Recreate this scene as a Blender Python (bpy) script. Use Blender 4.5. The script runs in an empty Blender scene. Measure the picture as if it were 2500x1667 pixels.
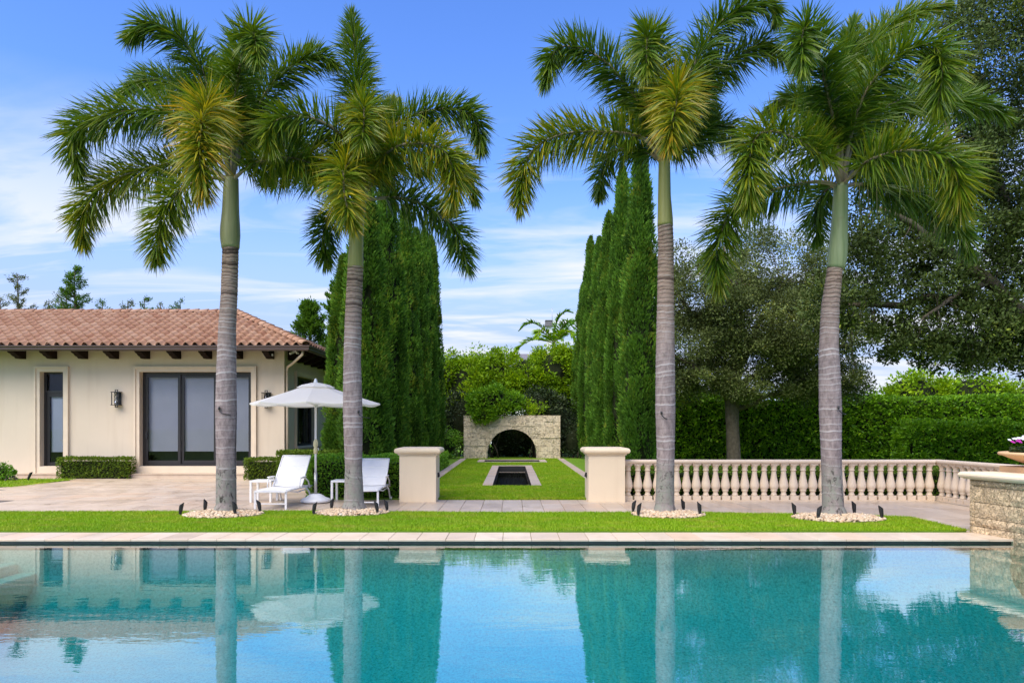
import bpy, math, random
import numpy as np
from mathutils import Vector

# ---------------------------------------------------------------- camera, sky, sun, exposure
scene = bpy.context.scene
COL = scene.collection
PI = math.pi
R = math.radians
FPX, HOR, EYE = 1736.0, 1040.0, 1.6       # focal length in photo pixels, horizon row, eye height

cam_d = bpy.data.cameras.new('camera')
cam = bpy.data.objects.new('camera', cam_d); COL.objects.link(cam)
cam_d.sensor_width = 36.0; cam_d.lens = 25.0
cam_d.shift_y = (HOR - 833.5) / 2500.0
cam_d.clip_start = 0.1; cam_d.clip_end = 2000
cam.location = (0, 0, EYE); cam.rotation_euler = (R(90), 0, 0)
scene.camera = cam

SUN_EL, SUN_AZ = 55.0, 216.0               # degrees; azimuth clockwise from +Y (behind the camera, to the left)
world = bpy.data.worlds.new('World'); scene.world = world; world.use_nodes = True
wt = world.node_tree; wt.nodes.clear()
def wn(t, **kw):
    n = wt.nodes.new(t)
    for k, v in kw.items(): setattr(n, k, v)
    return n
sky = wn('ShaderNodeTexSky'); sky.sky_type = 'NISHITA'; sky.sun_disc = False
sky.sun_elevation = R(SUN_EL); sky.sun_rotation = R(SUN_AZ)
sky.air_density = 1.0; sky.dust_density = 0.35; sky.ozone_density = 3.0; sky.altitude = 0
hsv = wn('ShaderNodeHueSaturation'); hsv.inputs['Saturation'].default_value = 1.25; hsv.inputs['Value'].default_value = 1.06; hsv.inputs['Hue'].default_value = 0.516
wt.links.new(sky.outputs[0], hsv.inputs['Color'])
# thin cirrus: a cloud sheet seen in perspective, the same all round
tc = wn('ShaderNodeTexCoord')
sep = wn('ShaderNodeSeparateXYZ'); wt.links.new(tc.outputs['Generated'], sep.inputs[0])
def wmath(op, a, b=None, clamp=False):
    n = wn('ShaderNodeMath', operation=op, use_clamp=clamp)
    for i, v in enumerate((a, b)):
        if v is None: continue
        if isinstance(v, (int, float)): n.inputs[i].default_value = v
        else: wt.links.new(v, n.inputs[i])
    return n.outputs[0]
zz = wmath('ADD', wmath('MAXIMUM', sep.outputs[2], 0.0), 0.10)
u_ = wmath('DIVIDE', sep.outputs[0], zz); v_ = wmath('DIVIDE', sep.outputs[1], zz)
cmb = wn('ShaderNodeCombineXYZ'); wt.links.new(u_, cmb.inputs[0]); wt.links.new(v_, cmb.inputs[1])
mp = wn('ShaderNodeMapping'); mp.inputs['Rotation'].default_value = (0, 0, R(12)); mp.inputs['Scale'].default_value = (0.22, 0.75, 1); mp.inputs['Location'].default_value = (3.3, 1.7, 0)
wt.links.new(cmb.outputs[0], mp.inputs[0])
ns = wn('ShaderNodeTexNoise'); ns.inputs['Scale'].default_value = 2.1; ns.inputs['Detail'].default_value = 6; ns.inputs['Roughness'].default_value = 0.56; ns.inputs['Distortion'].default_value = 0.9
wt.links.new(mp.outputs[0], ns.inputs['Vector'])
cr = wn('ShaderNodeValToRGB'); cr.color_ramp.elements[0].position = 0.47; cr.color_ramp.elements[1].position = 0.61
wt.links.new(ns.outputs['Fac'], cr.inputs[0])
mr = wn('ShaderNodeMapRange'); mr.inputs['From Min'].default_value = 0.40; mr.inputs['From Max'].default_value = 0.22
wt.links.new(sep.outputs[2], mr.inputs['Value'])          # the cirrus sheet thins out towards the zenith
amt = wmath('MULTIPLY', wmath('MULTIPLY', cr.outputs[0], mr.outputs[0]), 0.95)
base_haze = wn('ShaderNodeMapRange'); base_haze.interpolation_type = 'SMOOTHSTEP'; base_haze.inputs['From Min'].default_value = 0.36; base_haze.inputs['From Max'].default_value = 0.07
base_haze.inputs['To Min'].default_value = 0.0; base_haze.inputs['To Max'].default_value = 0.92
wt.links.new(sep.outputs[2], base_haze.inputs['Value'])
mixh = wn('ShaderNodeMix', data_type='RGBA'); wt.links.new(base_haze.outputs[0], mixh.inputs[0])
wt.links.new(hsv.outputs[0], mixh.inputs[6]); mixh.inputs[7].default_value = (1.75, 2.12, 3.25, 1)
mixc = wn('ShaderNodeMix', data_type='RGBA'); wt.links.new(amt, mixc.inputs[0])
wt.links.new(mixh.outputs[2], mixc.inputs[6]); mixc.inputs[7].default_value = (3.2, 3.35, 3.7, 1)
bgn = wn('ShaderNodeBackground'); bgn.inputs['Strength'].default_value = 0.095
wt.links.new(mixc.outputs[2], bgn.inputs[0])
wo = wn('ShaderNodeOutputWorld'); wt.links.new(bgn.outputs[0], wo.inputs[0])

sun_d = bpy.data.lights.new('sun', 'SUN'); sun_d.energy = 2.0; sun_d.angle = R(62); sun_d.color = (1.0, 0.905, 0.72)
sun = bpy.data.objects.new('sun', sun_d); COL.objects.link(sun)
sd = Vector((math.sin(R(SUN_AZ)) * math.cos(R(SUN_EL)), math.cos(R(SUN_AZ)) * math.cos(R(SUN_EL)), math.sin(R(SUN_EL))))
sun.rotation_euler = sd.to_track_quat('Z', 'Y').to_euler()
sun.location = (0, -10, 30)

vs = scene.view_settings
scene.display_settings.display_device = 'sRGB'
vs.view_transform = 'Standard'; vs.look = 'None'; vs.exposure = 1.6; vs.gamma = 1.0; vs.use_curve_mapping = False
scene.cycles.use_denoising = True
scene.cycles.max_bounces = 10; scene.cycles.diffuse_bounces = 3; scene.cycles.glossy_bounces = 4
scene.cycles.transparent_max_bounces = 12; scene.cycles.transmission_bounces = 6
scene.cycles.caustics_reflective = False; scene.cycles.caustics_refractive = False

# ---------------------------------------------------------------- helpers
def at(x, y, Y):
    """A measured photo point at distance Y as a place in the garden."""
    return np.array([(x - 1250.0) * Y / FPX, Y, EYE - (y - HOR) * Y / FPX])

def link(o, parent=None):
    COL.objects.link(o)
    if parent is not None: o.parent = parent
    return o
def tag(o, label=None, cat=None, group=None, kind=None):
    if label: o['label'] = label
    if cat: o['category'] = cat
    if group: o['group'] = group
    if kind: o['kind'] = kind
    return o
def thing(name, label, cat, loc=(0, 0, 0), rz=0.0, group=None):
    o = bpy.data.objects.new(name, None); o.location = loc; o.rotation_euler = (0, 0, rz); o.empty_display_size = 0.2
    link(o); return tag(o, label, cat, group)
def inst(name, me, parent=None, loc=(0, 0, 0), rot=(0, 0, 0), sc=(1, 1, 1)):
    o = bpy.data.objects.new(name, me); o.location = loc; o.rotation_euler = rot; o.scale = sc
    return link(o, parent)

class MB:
    def __init__(s): s.v = []; s.f = []; s.sm = []
    def add(s, vs_, fs, smooth=False):
        b = len(s.v); s.v += [tuple(p) for p in vs_]
        for f in fs: s.f.append(tuple(b + i for i in f)); s.sm.append(smooth)
        return s
    def box(s, x0, x1, y0, y1, z0, z1, bev=0.0):
        if bev <= 0:
            v = [(x0, y0, z0), (x1, y0, z0), (x1, y1, z0), (x0, y1, z0), (x0, y0, z1), (x1, y0, z1), (x1, y1, z1), (x0, y1, z1)]
            return s.add(v, [(0, 3, 2, 1), (4, 5, 6, 7), (0, 1, 5, 4), (1, 2, 6, 5), (2, 3, 7, 6), (3, 0, 4, 7)])
        b = bev
        def ring(i, z): return [(x0 + i, y0 + i, z), (x1 - i, y0 + i, z), (x1 - i, y1 - i, z), (x0 + i, y1 - i, z)]
        v = ring(b, z0) + ring(0, z0 + b) + ring(0, z1 - b) + ring(b, z1)
        f = [(3, 2, 1, 0), (12, 13, 14, 15)]
        for k in range(3):
            for i in range(4):
                j = (i + 1) % 4
                f.append((k * 4 + i, k * 4 + j, k * 4 + 4 + j, k * 4 + 4 + i))
        return s.add(v, f)
    def bar(s, p, q, w, h=None, up=(0, 0, 1)):
        """A square bar from p to q."""
        h = h or w; p = Vector(p); q = Vector(q); d = (q - p).normalized(); u = Vector(up)
        if abs(d.dot(u)) > 0.98: u = Vector((0, 1, 0))
        a = d.cross(u).normalized() * w / 2; c = a.cross(d).normalized() * h / 2
        v = [p - a - c, p + a - c, p + a + c, p - a + c, q - a - c, q + a - c, q + a + c, q - a + c]
        return s.add(v, [(0, 3, 2, 1), (4, 5, 6, 7), (0, 1, 5, 4), (1, 2, 6, 5), (2, 3, 7, 6), (3, 0, 4, 7)])
    def tube(s, pts, rads, n=10, cap=True):
        pts = [Vector(p) for p in pts]; rings = []
        if isinstance(rads, (int, float)): rads = [rads] * len(pts)
        up = Vector((0.31, 0.17, 0.93)).normalized()
        V = []
        for i, p in enumerate(pts):
            d = (pts[min(i + 1, len(pts) - 1)] - pts[max(i - 1, 0)]).normalized()
            if abs(d.dot(up)) > 0.97: u = Vector((1, 0, 0))
            else: u = up
            a = d.cross(u).normalized(); b = a.cross(d).normalized()
            for k in range(n):
                t = 2 * PI * k / n; V.append(p + (a * math.cos(t) + b * math.sin(t)) * rads[i])
        F = []
        for i in range(len(pts) - 1):
            for k in range(n):
                j = (k + 1) % n; F.append((i * n + k, i * n + j, i * n + n + j, i * n + n + k))
        if cap:
            F.append(tuple(range(n - 1, -1, -1))); F.append(tuple((len(pts) - 1) * n + k for k in range(n)))
        return s.add(V, F, True)
    def lathe(s, prof, n=24, c=(0, 0, 0), cap=True):
        V = []; F = []
        for r, z in prof:
            for k in range(n):
                t = 2 * PI * k / n; V.append((c[0] + r * math.cos(t), c[1] + r * math.sin(t), c[2] + z))
        for i in range(len(prof) - 1):
            for k in range(n):
                j = (k + 1) % n; F.append((i * n + k, i * n + j, i * n + n + j, i * n + n + k))
        if cap:
            F.append(tuple(range(n - 1, -1, -1))); F.append(tuple((len(prof) - 1) * n + k for k in range(n)))
        return s.add(V, F, True)
    def prism(s, poly, axis, a0, a1):
        """Extrude a 2D polygon along an axis: 'x' -> (y,z) poly, 'y' -> (x,z), 'z' -> (x,y)."""
        def P(p, a): return (a, p[0], p[1]) if axis == 'x' else ((p[0], a, p[1]) if axis == 'y' else (p[0], p[1], a))
        n = len(poly); V = [P(p, a0) for p in poly] + [P(p, a1) for p in poly]
        F = [tuple(range(n)), tuple(range(2 * n - 1, n - 1, -1))] + [(i, n + i, n + (i + 1) % n, (i + 1) % n) for i in range(n)]
        return s.add(V, F)
    def mesh(s, name, m, fix=True):
        me = bpy.data.meshes.new(name); me.from_pydata(s.v, [], s.f)
        me.polygons.foreach_set('use_smooth', s.sm)
        if m: me.materials.append(m)
        me.update()
        if fix:
            import bmesh
            bm = bmesh.new(); bm.from_mesh(me); bmesh.ops.recalc_face_normals(bm, faces=bm.faces); bm.to_mesh(me); bm.free()
        return me
    def build(s, name, m, parent=None, loc=(0, 0, 0), rot=(0, 0, 0), fix=True):
        return inst(name, s.mesh(name, m, fix), parent, loc, rot)

def mesh_np(name, V, faces, m, tint=None, smooth=False):
    """V (N,3); faces: list of (M,k) int arrays; tint: per-vertex float."""
    me = bpy.data.meshes.new(name)
    V = np.asarray(V, dtype=np.float32); me.vertices.add(len(V)); me.vertices.foreach_set('co', V.ravel())
    idx = np.concatenate([f.ravel() for f in faces]).astype(np.int32)
    tot = np.concatenate([np.full(len(f), f.shape[1], dtype=np.int32) for f in faces])
    st = np.concatenate([[0], np.cumsum(tot)[:-1]]).astype(np.int32)
    me.loops.add(len(idx)); me.loops.foreach_set('vertex_index', idx)
    me.polygons.add(len(tot)); me.polygons.foreach_set('loop_start', st); me.polygons.foreach_set('loop_total', tot)
    if smooth: me.polygons.foreach_set('use_smooth', np.ones(len(tot), dtype=bool))
    if tint is not None:
        a = me.attributes.new('tint', 'FLOAT', 'POINT'); a.data.foreach_set('value', np.asarray(tint, dtype=np.float32))
    me.update(calc_edges=True)
    if m: me.materials.append(m)
    return me

def unit(a): return a / np.maximum(np.linalg.norm(a, axis=-1, keepdims=True), 1e-9)
def leaf_cards(C, D, L, W, rng, tint, face=None, roll=1.0):
    """Pointed leaf faces at C along D; face = preferred normal."""
    n = len(C); D = unit(D)
    ref = rng.normal(size=(n, 3)) * roll + (face if face is not None else 0)
    side = unit(np.cross(D, ref))
    L = np.broadcast_to(np.asarray(L, float).reshape(-1, 1), (n, 1)); W = np.broadcast_to(np.asarray(W, float).reshape(-1, 1), (n, 1))
    V = np.stack([C, C + D * L * 0.45 + side * W * 0.5, C + D * L, C + D * L * 0.45 - side * W * 0.5], 1).reshape(-1, 3)
    F = np.arange(4 * n).reshape(n, 4)
    return V, F, np.repeat(tint, 4)
def join_cards(parts):
    Vs, Fs, Ts = [], [], []; b = 0
    for V, F, T in parts: Vs.append(V); Fs.append(F + b); Ts.append(T); b += len(V)
    return np.concatenate(Vs), np.concatenate(Fs), np.concatenate(Ts)

def sheet(xs, ys, z, holes=(), fn=None):
    """A flat sheet over the grid xs × ys, without the cells inside holes (x0,x1,y0,y1)."""
    m = MB()
    for i in range(len(xs) - 1):
        for j in range(len(ys) - 1):
            cx, cy = (xs[i] + xs[i + 1]) / 2, (ys[j] + ys[j + 1]) / 2
            if any(h[0] < cx < h[1] and h[2] < cy < h[3] for h in holes): continue
            m.add([(xs[i], ys[j], z), (xs[i + 1], ys[j], z), (xs[i + 1], ys[j + 1], z), (xs[i], ys[j + 1], z)], [(0, 1, 2, 3)])
    return m

# ---------------------------------------------------------------- materials
class NT:
    def __init__(s, name):
        s.m = bpy.data.materials.new(name); s.m.use_nodes = True; s.t = s.m.node_tree; s.t.nodes.clear()
        s.out = s.n('ShaderNodeOutputMaterial')
    def n(s, t, **kw):
        nd = s.t.nodes.new(t)
        for k, v in kw.items(): setattr(nd, k, v)
        return nd
    def L(s, a, b): s.t.links.new(a, b)
    def setin(s, sock, v):
        if v is None: return
        if hasattr(v, 'is_output'): s.L(v, sock)
        else: sock.default_value = v if not (isinstance(v, tuple) and len(v) == 3 and sock.type == 'RGBA') else (*v, 1)
    def coord(s, kind='Object', scale=(1, 1, 1), rot=(0, 0, 0)):
        if kind == 'World': o = s.n('ShaderNodeNewGeometry').outputs['Position']
        else: o = s.n('ShaderNodeTexCoord').outputs[kind]
        mp = s.n('ShaderNodeMapping'); mp.inputs['Scale'].default_value = scale; mp.inputs['Rotation'].default_value = rot
        s.L(o, mp.inputs[0]); return mp.outputs[0]
    def noise(s, vec, scale, detail=4, rough=0.55, dist=0.0, out='Fac'):
        nd = s.n('ShaderNodeTexNoise'); nd.inputs['Scale'].default_value = scale; nd.inputs['Detail'].default_value = detail
        nd.inputs['Roughness'].default_value = rough; nd.inputs['Distortion'].default_value = dist; s.L(vec, nd.inputs['Vector']); return nd.outputs[out]
    def vor(s, vec, scale, feat='F1', out='Distance'):
        nd = s.n('ShaderNodeTexVoronoi'); nd.feature = feat; nd.inputs['Scale'].default_value = scale; s.L(vec, nd.inputs['Vector']); return nd.outputs[out]
    def ramp(s, fac, stops, interp='LINEAR'):
        nd = s.n('ShaderNodeValToRGB'); e = nd.color_ramp.elements; nd.color_ramp.interpolation = interp
        while len(e) < len(stops): e.new(0.5)
        for i, (p, c) in enumerate(stops):
            e[i].position = p; e[i].color = (*c, 1) if isinstance(c, tuple) else (c, c, c, 1)
        s.L(fac, nd.inputs[0]); return nd.outputs[0]
    def math(s, op, a, b=None, clamp=False):
        nd = s.n('ShaderNodeMath', operation=op, use_clamp=clamp); s.setin(nd.inputs[0], a)
        if b is not None: s.setin(nd.inputs[1], b)
        return nd.outputs[0]
    def mix(s, fac, a, b, blend='MIX'):
        nd = s.n('ShaderNodeMix', data_type='RGBA', blend_type=blend); s.setin(nd.inputs[0], fac); s.setin(nd.inputs[6], a); s.setin(nd.inputs[7], b); return nd.outputs[2]
    def attr(s, name='tint'):
        nd = s.n('ShaderNodeAttribute'); nd.attribute_name = name; return nd.outputs['Fac']
    def bump(s, h, strength=0.3, dist=0.01):
        nd = s.n('ShaderNodeBump'); nd.inputs['Strength'].default_value = strength; nd.inputs['Distance'].default_value = dist; s.L(h, nd.inputs['Height']); return nd.outputs[0]
    def pbsdf(s, col, rough=0.6, normal=None, metallic=0.0, spec=0.5, **kw):
        nd = s.n('ShaderNodeBsdfPrincipled'); s.setin(nd.inputs['Base Color'], col); s.setin(nd.inputs['Roughness'], rough)
        nd.inputs['Metallic'].default_value = metallic; nd.inputs['Specular IOR Level'].default_value = spec
        if normal is not None: s.L(normal, nd.inputs['Normal'])
        return nd.outputs[0]
    def mixsh(s, fac, a, b):
        nd = s.n('ShaderNodeMixShader'); s.setin(nd.inputs[0], fac); s.L(a, nd.inputs[1]); s.L(b, nd.inputs[2]); return nd.outputs[0]
    def done(s, surf, vol=None):
        s.L(surf, s.out.inputs[0])
        if vol is not None: s.L(vol, s.out.inputs[1])
        return s.m

def m_plain(name, col, rough=0.5, var=0.12, scale=6, bump=0.0, metallic=0.0, spec=0.5):
    t = NT(name); c = t.coord('World'); nz = t.noise(c, scale, 5, 0.6)
    cc = t.ramp(nz, [(0.25, tuple(x * (1 - var) for x in col)), (0.75, tuple(min(1, x * (1 + var)) for x in col))])
    nrm = t.bump(t.noise(c, scale * 12, 3), bump, 0.004) if bump else None
    return t.done(t.pbsdf(cc, rough, nrm, metallic, spec))
def m_leaf(name, stops, rough=0.42, trans=0.28, spec=0.4, world_var=0.0, obj_var=0.0, tboost=1.25):
    t = NT(name); a = t.attr('tint'); col = t.ramp(a, stops)
    if world_var:
        nz = t.noise(t.coord('World'), 0.9, 3); col = t.mix(1.0, col, t.ramp(nz, [(0.3, 1 - world_var), (0.7, 1 + world_var)]), 'MULTIPLY')
    p = t.pbsdf(col, rough + 0.08, None, 0, spec * 0.42)
    tr = t.n('ShaderNodeBsdfTranslucent'); t.L(t.mix(1.0, col, (tboost * 1.15, tboost, tboost * 0.55), 'MULTIPLY'), tr.inputs[0])
    return t.done(t.mixsh(trans, p, tr.outputs[0]))

def m_stucco(name, col):
    t = NT(name); c = t.coord('World')
    big = t.noise(c, 0.7, 4, 0.6); fine = t.noise(c, 26, 6, 0.7)
    streak = t.noise(t.coord('World', (2.2, 2.2, 0.25)), 2.0, 4)
    k = t.ramp(big, [(0.3, tuple(x * 0.95 for x in col)), (0.7, tuple(min(1, x * 1.03) for x in col))])
    k = t.mix(t.ramp(streak, [(0.50, 0.0), (0.76, 0.34)]), k, tuple(x * f for x, f in zip(col, (0.82, 0.78, 0.74))))
    return t.done(t.pbsdf(k, 0.85, t.bump(fine, 0.35, 0.006), 0, 0.25))
def m_trav(name, rnd='obj', col=(0.555, 0.45, 0.345), rough=0.42, wet=0.5):
    t = NT(name); c = t.coord('World')
    if rnd == 'obj': r = t.n('ShaderNodeObjectInfo').outputs['Random']
    else: r = t.attr('tint')
    a = t.ramp(r, [(0.0, tuple(x * f for x, f in zip(col, (0.84, 0.81, 0.78)))), (0.35, col), (0.7, tuple(x * f for x, f in zip(col, (1.06, 1.06, 1.06)))), (1.0, tuple(x * f for x, f in zip(col, (1.02, 0.92, 0.84))))])
    vein = t.noise(t.coord('World', (1.0, 5.0, 1)), 3.0, 6, 0.65, 0.6)
    a = t.mix(t.ramp(vein, [(0.45, 0.0), (0.75, 0.55)]), a, tuple(x * f for x, f in zip(col, (0.80, 0.72, 0.64))))
    st = t.noise(t.coord('World', (1.2, 0.9, 1)), 1.7, 5, 0.6, 0.3)
    a = t.mix(t.ramp(st, [(0.52, 0.0), (0.72, wet)]), a, tuple(x * f for x, f in zip(col, (0.60, 0.52, 0.43))))
    pit = t.noise(t.coord('World', (1, 2.5, 1)), 60, 3, 0.7)
    rr = t.ramp(st, [(0.45, rough), (0.7, rough * 0.62)])
    return t.done(t.pbsdf(a, rr, t.bump(pit, 0.25, 0.003), 0, 0.4))
def m_coral(name, col=(0.56, 0.48, 0.38), warm=0.35, pits=1.0, scale=1.0, lo=0.50, hi=0.62):
    t = NT(name); c = t.coord('World')
    r = t.n('ShaderNodeObjectInfo').outputs['Random']
    base = t.ramp(r, [(0, tuple(x * 0.86 for x in col)), (0.5, col), (1, tuple(x * f for x, f in zip(col, (1.1, 1.09, 1.06))))])
    n1 = t.noise(c, 2.2 * scale, 6, 0.65, 0.4)
    base = t.mix(t.ramp(n1, [(0.48, 0.0), (0.72, warm)]), base, (0.52, 0.33, 0.15))
    n2 = t.noise(c, 14 * scale, 7, 0.72, 1.2)
    vo = t.vor(t.mix(0.25, c, t.noise(c, 6 * scale, 3, out='Color')), 30 * scale)
    pit = t.math('MULTIPLY', t.ramp(n2, [(lo, 0.0), (hi, 1.0)]), t.ramp(vo, [(0.2, 1.0), (0.6, 0.45)]))
    base = t.mix(t.math('MULTIPLY', pit, 0.72 * pits, True), base, (0.10, 0.075, 0.05))
    n3 = t.noise(c, 45 * scale, 4, 0.7); base = t.mix(0.35, base, t.ramp(n3, [(0.3, tuple(x * 0.6 for x in col)), (0.7, tuple(min(1, x * 1.35) for x in col))]))
    h = t.math('SUBTRACT', t.noise(c, 9 * scale, 6, 0.7), t.math('MULTIPLY', pit, 0.8))
    return t.done(t.pbsdf(base, 0.9, t.bump(h, 0.9, 0.03), 0, 0.2))

M = {}
M['stucco'] = m_stucco('cream_stucco', (0.70, 0.59, 0.455))
M['pillar'] = m_stucco('pillar_stucco', (0.80, 0.655, 0.46))
M['cast'] = m_stucco('cast_stone', (0.745, 0.605, 0.45))
M['trim'] = m_plain('trim_stone', (0.72, 0.60, 0.455), 0.75, 0.07, 2.5, 0.2, 0, 0.3)
M['sill'] = m_plain('sill_stone', (0.36, 0.27, 0.18), 0.75, 0.15, 4, 0.3, 0, 0.3)
M['trav'] = m_trav('travertine_tile')
M['trav_j'] = m_trav('travertine_tile_far', 'attr')
M['coping'] = m_trav('travertine_coping', 'obj', (0.63, 0.52, 0.41), 0.5, 0.25)
M['grout'] = m_plain('grout', (0.20, 0.165, 0.135), 0.9, 0.15, 3)
M['pathstone'] = m_trav('path_stone', 'obj', (0.40, 0.34, 0.29), 0.7, 0.5)
M['coral'] = m_coral('coral_stone_near', (0.76, 0.58, 0.37), 0.45, 1.3, 1.25, 0.46, 0.56)
M['coral_far'] = m_coral('coral_stone_arch', (0.80, 0.67, 0.50), 0.40, 1.3, 0.45, 0.48, 0.58)
M['mortar_far'] = m_plain('arch_mortar', (0.50, 0.42, 0.32), 0.95, 0.3, 8, 0.5)
M['mortar'] = m_plain('coral_mortar', (0.70, 0.54, 0.34), 0.95, 0.2, 8, 0.5)
M['white'] = m_plain('white_powder_coat', (0.83, 0.82, 0.80), 0.35, 0.03, 4)
M['sling'] = m_plain('white_sling_fabric', (0.80, 0.79, 0.76), 0.75, 0.05, 5, 0.2)
M['canvas'] = m_plain('white_canvas', (0.85, 0.85, 0.82), 0.8, 0.04, 3, 0.15)
M['plastic'] = m_plain('white_plastic', (0.78, 0.79, 0.80), 0.4, 0.05, 6)
M['yellowed'] = m_plain('yellowed_plastic', (0.66, 0.58, 0.32), 0.45, 0.08, 8)
M['alu'] = m_plain('brushed_aluminium', (0.50, 0.48, 0.45), 0.4, 0.06, 8, 0, 0.6)
M['black'] = m_plain('black_metal', (0.016, 0.016, 0.018), 0.45, 0.25, 20)
M['bronze'] = m_plain('bronze_frame', (0.020, 0.018, 0.018), 0.4, 0.1, 10)
M['gutter'] = m_plain('brown_gutter', (0.075, 0.048, 0.040), 0.38, 0.12, 5)
M['wood'] = m_plain('dark_stained_wood', (0.018, 0.010, 0.006), 0.75, 0.3, 14, 0.3, 0, 0.15)
M['soffit'] = m_plain('cream_soffit', (0.60, 0.49, 0.36), 0.8, 0.06, 3)
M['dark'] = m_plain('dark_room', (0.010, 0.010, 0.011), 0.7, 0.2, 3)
M['shade'] = m_plain('grey_roller_shade', (0.70, 0.69, 0.70), 0.8, 0.05, 2)
M['shade_l'] = m_plain('pale_roller_shade', (0.85, 0.86, 0.88), 0.8, 0.05, 2)
M['spoutc'] = m_plain('cream_downspout', (0.66, 0.54, 0.40), 0.5, 0.05, 4)
M['bark'] = m_plain('oak_bark', (0.095, 0.080, 0.060), 0.9, 0.45, 9, 0.9, 0, 0.2)
M['barkdark'] = m_plain('dark_bark', (0.075, 0.058, 0.045), 0.9, 0.4, 9, 0.8, 0, 0.2)
M['soil'] = m_plain('soil', (0.055, 0.040, 0.028), 0.95, 0.35, 12, 0.6)
M['terracotta'] = m_plain('tan_cast_bowl', (0.62, 0.40, 0.22), 0.7, 0.10, 4, 0.25, 0, 0.3)
M['slate'] = m_plain('grey_roof_slate', (0.16, 0.15, 0.17), 0.7, 0.25, 5)
M['poolwall'] = m_plain('waterline_tile', (0.055, 0.062, 0.050), 0.4, 0.3, 9)
M['whitehouse'] = m_plain('white_render', (0.75, 0.74, 0.72), 0.8, 0.04, 2)

def m_rooftile(kind):
    t = NT('clay_tile_' + kind); c = t.coord('World')
    r = t.n('ShaderNodeObjectInfo').outputs['Random'] if kind == 'single' else t.attr('tint')
    a = t.ramp(r, [(0, (0.30, 0.150, 0.092)), (0.3, (0.36, 0.200, 0.128)), (0.6, (0.39, 0.228, 0.150)), (0.85, (0.43, 0.270, 0.185)), (1, (0.32, 0.158, 0.098))])
    n1 = t.noise(c, 3.0, 5, 0.65); a = t.mix(t.ramp(n1, [(0.45, 0.0), (0.75, 0.22)]), a, (0.46, 0.32, 0.25))
    n2 = t.noise(c, 22, 5, 0.7); a = t.mix(t.ramp(n2, [(0.52, 0.0), (0.75, 0.35)]), a, (0.22, 0.12, 0.09))
    return t.done(t.pbsdf(a, 0.85, t.bump(n2, 0.3, 0.005), 0, 0.25))
M['tile'] = m_rooftile('single'); M['tile_j'] = m_rooftile('joined')
M['deck'] = m_plain('roof_underlay', (0.20, 0.09, 0.06), 0.9, 0.2, 6)

def m_grass_sheet():
    t = NT('lawn_turf'); c = t.coord('World'); n1 = t.noise(c, 1.4, 5, 0.65); n2 = t.noise(c, 70, 3, 0.7)
    a = t.ramp(n1, [(0.3, (0.085, 0.19, 0.010)), (0.55, (0.125, 0.255, 0.012)), (0.75, (0.19, 0.28, 0.02))])
    a = t.mix(0.55, a, t.ramp(n2, [(0.3, (0.05, 0.11, 0.008)), (0.7, (0.19, 0.34, 0.02))]))
    return t.done(t.pbsdf(a, 0.8, t.bump(n2, 0.8, 0.02), 0, 0.2))
M['turf'] = m_grass_sheet()
def m_grass_blade():
    t = NT('grass_blade'); a = t.attr('tint'); n1 = t.noise(t.coord('World'), 1.4, 5, 0.65); n0 = t.noise(t.coord('World', (1, 0.7, 1)), 0.55, 3)
    col = t.ramp(a, [(0, (0.17, 0.31, 0.004)), (0.5, (0.27, 0.46, 0.006)), (0.85, (0.38, 0.54, 0.010)), (1, (0.48, 0.44, 0.08))])
    col = t.mix(t.ramp(n1, [(0.50, 0.0), (0.70, 0.7)]), col, (0.46, 0.47, 0.04))
    n5 = t.noise(t.coord('World', (0.8, 1.6, 1)), 2.6, 4, 0.6, 0.5); col = t.mix(t.ramp(n5, [(0.53, 0.0), (0.68, 0.65)]), col, (0.44, 0.39, 0.07))
    col = t.mix(t.ramp(n0, [(0.35, 0.35), (0.55, 0.0)]), col, (0.14, 0.33, 0.008))
    p = t.pbsdf(col, 0.5, None, 0, 0.3); tr = t.n('ShaderNodeBsdfTranslucent'); t.L(col, tr.inputs[0])
    return t.done(t.mixsh(0.3, p, tr.outputs[0]))
M['blade'] = m_grass_blade()

M['frond'] = m_leaf('palm_leaflet', [(0, (0.022, 0.060, 0.010)), (0.3, (0.058, 0.135, 0.010)), (0.5, (0.120, 0.200, 0.010)), (0.72, (0.24, 0.25, 0.012)), (0.9, (0.40, 0.32, 0.02)), (1, (0.50, 0.26, 0.014))], 0.30, 0.30, 0.95)
M['cypress'] = m_leaf('cypress_foliage', [(0, (0.030, 0.074, 0.012)), (0.45, (0.075, 0.175, 0.022)), (0.8, (0.145, 0.300, 0.034)), (1, (0.22, 0.28, 0.035))], 0.6, 0.25, 0.25, 0.3)
M['oakleaf'] = m_leaf('oak_foliage', [(0, (0.046, 0.066, 0.020)), (0.5, (0.115, 0.150, 0.044)), (0.85, (0.20, 0.255, 0.08)), (1, (0.27, 0.28, 0.05))], 0.5, 0.18, 0.35, 0.2)
M['oakleaf_dark'] = m_leaf('dark_oak_foliage', [(0, (0.026, 0.042, 0.010)), (0.5, (0.062, 0.096, 0.022)), (0.9, (0.125, 0.175, 0.044)), (1, (0.19, 0.24, 0.03))], 0.45, 0.15, 0.4, 0.2)
M['hedge'] = m_leaf('hedge_leaf', [(0, (0.060, 0.150, 0.008)), (0.5, (0.130, 0.290, 0.012)), (0.85, (0.24, 0.44, 0.016)), (1, (0.36, 0.52, 0.03))], 0.35, 0.3, 0.5, 0.12)
M['box'] = m_leaf('box_hedge_leaf', [(0, (0.050, 0.095, 0.010)), (0.5, (0.105, 0.180, 0.014)), (0.9, (0.19, 0.27, 0.02)), (1, (0.26, 0.29, 0.04))], 0.45, 0.22, 0.35, 0.15)
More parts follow.
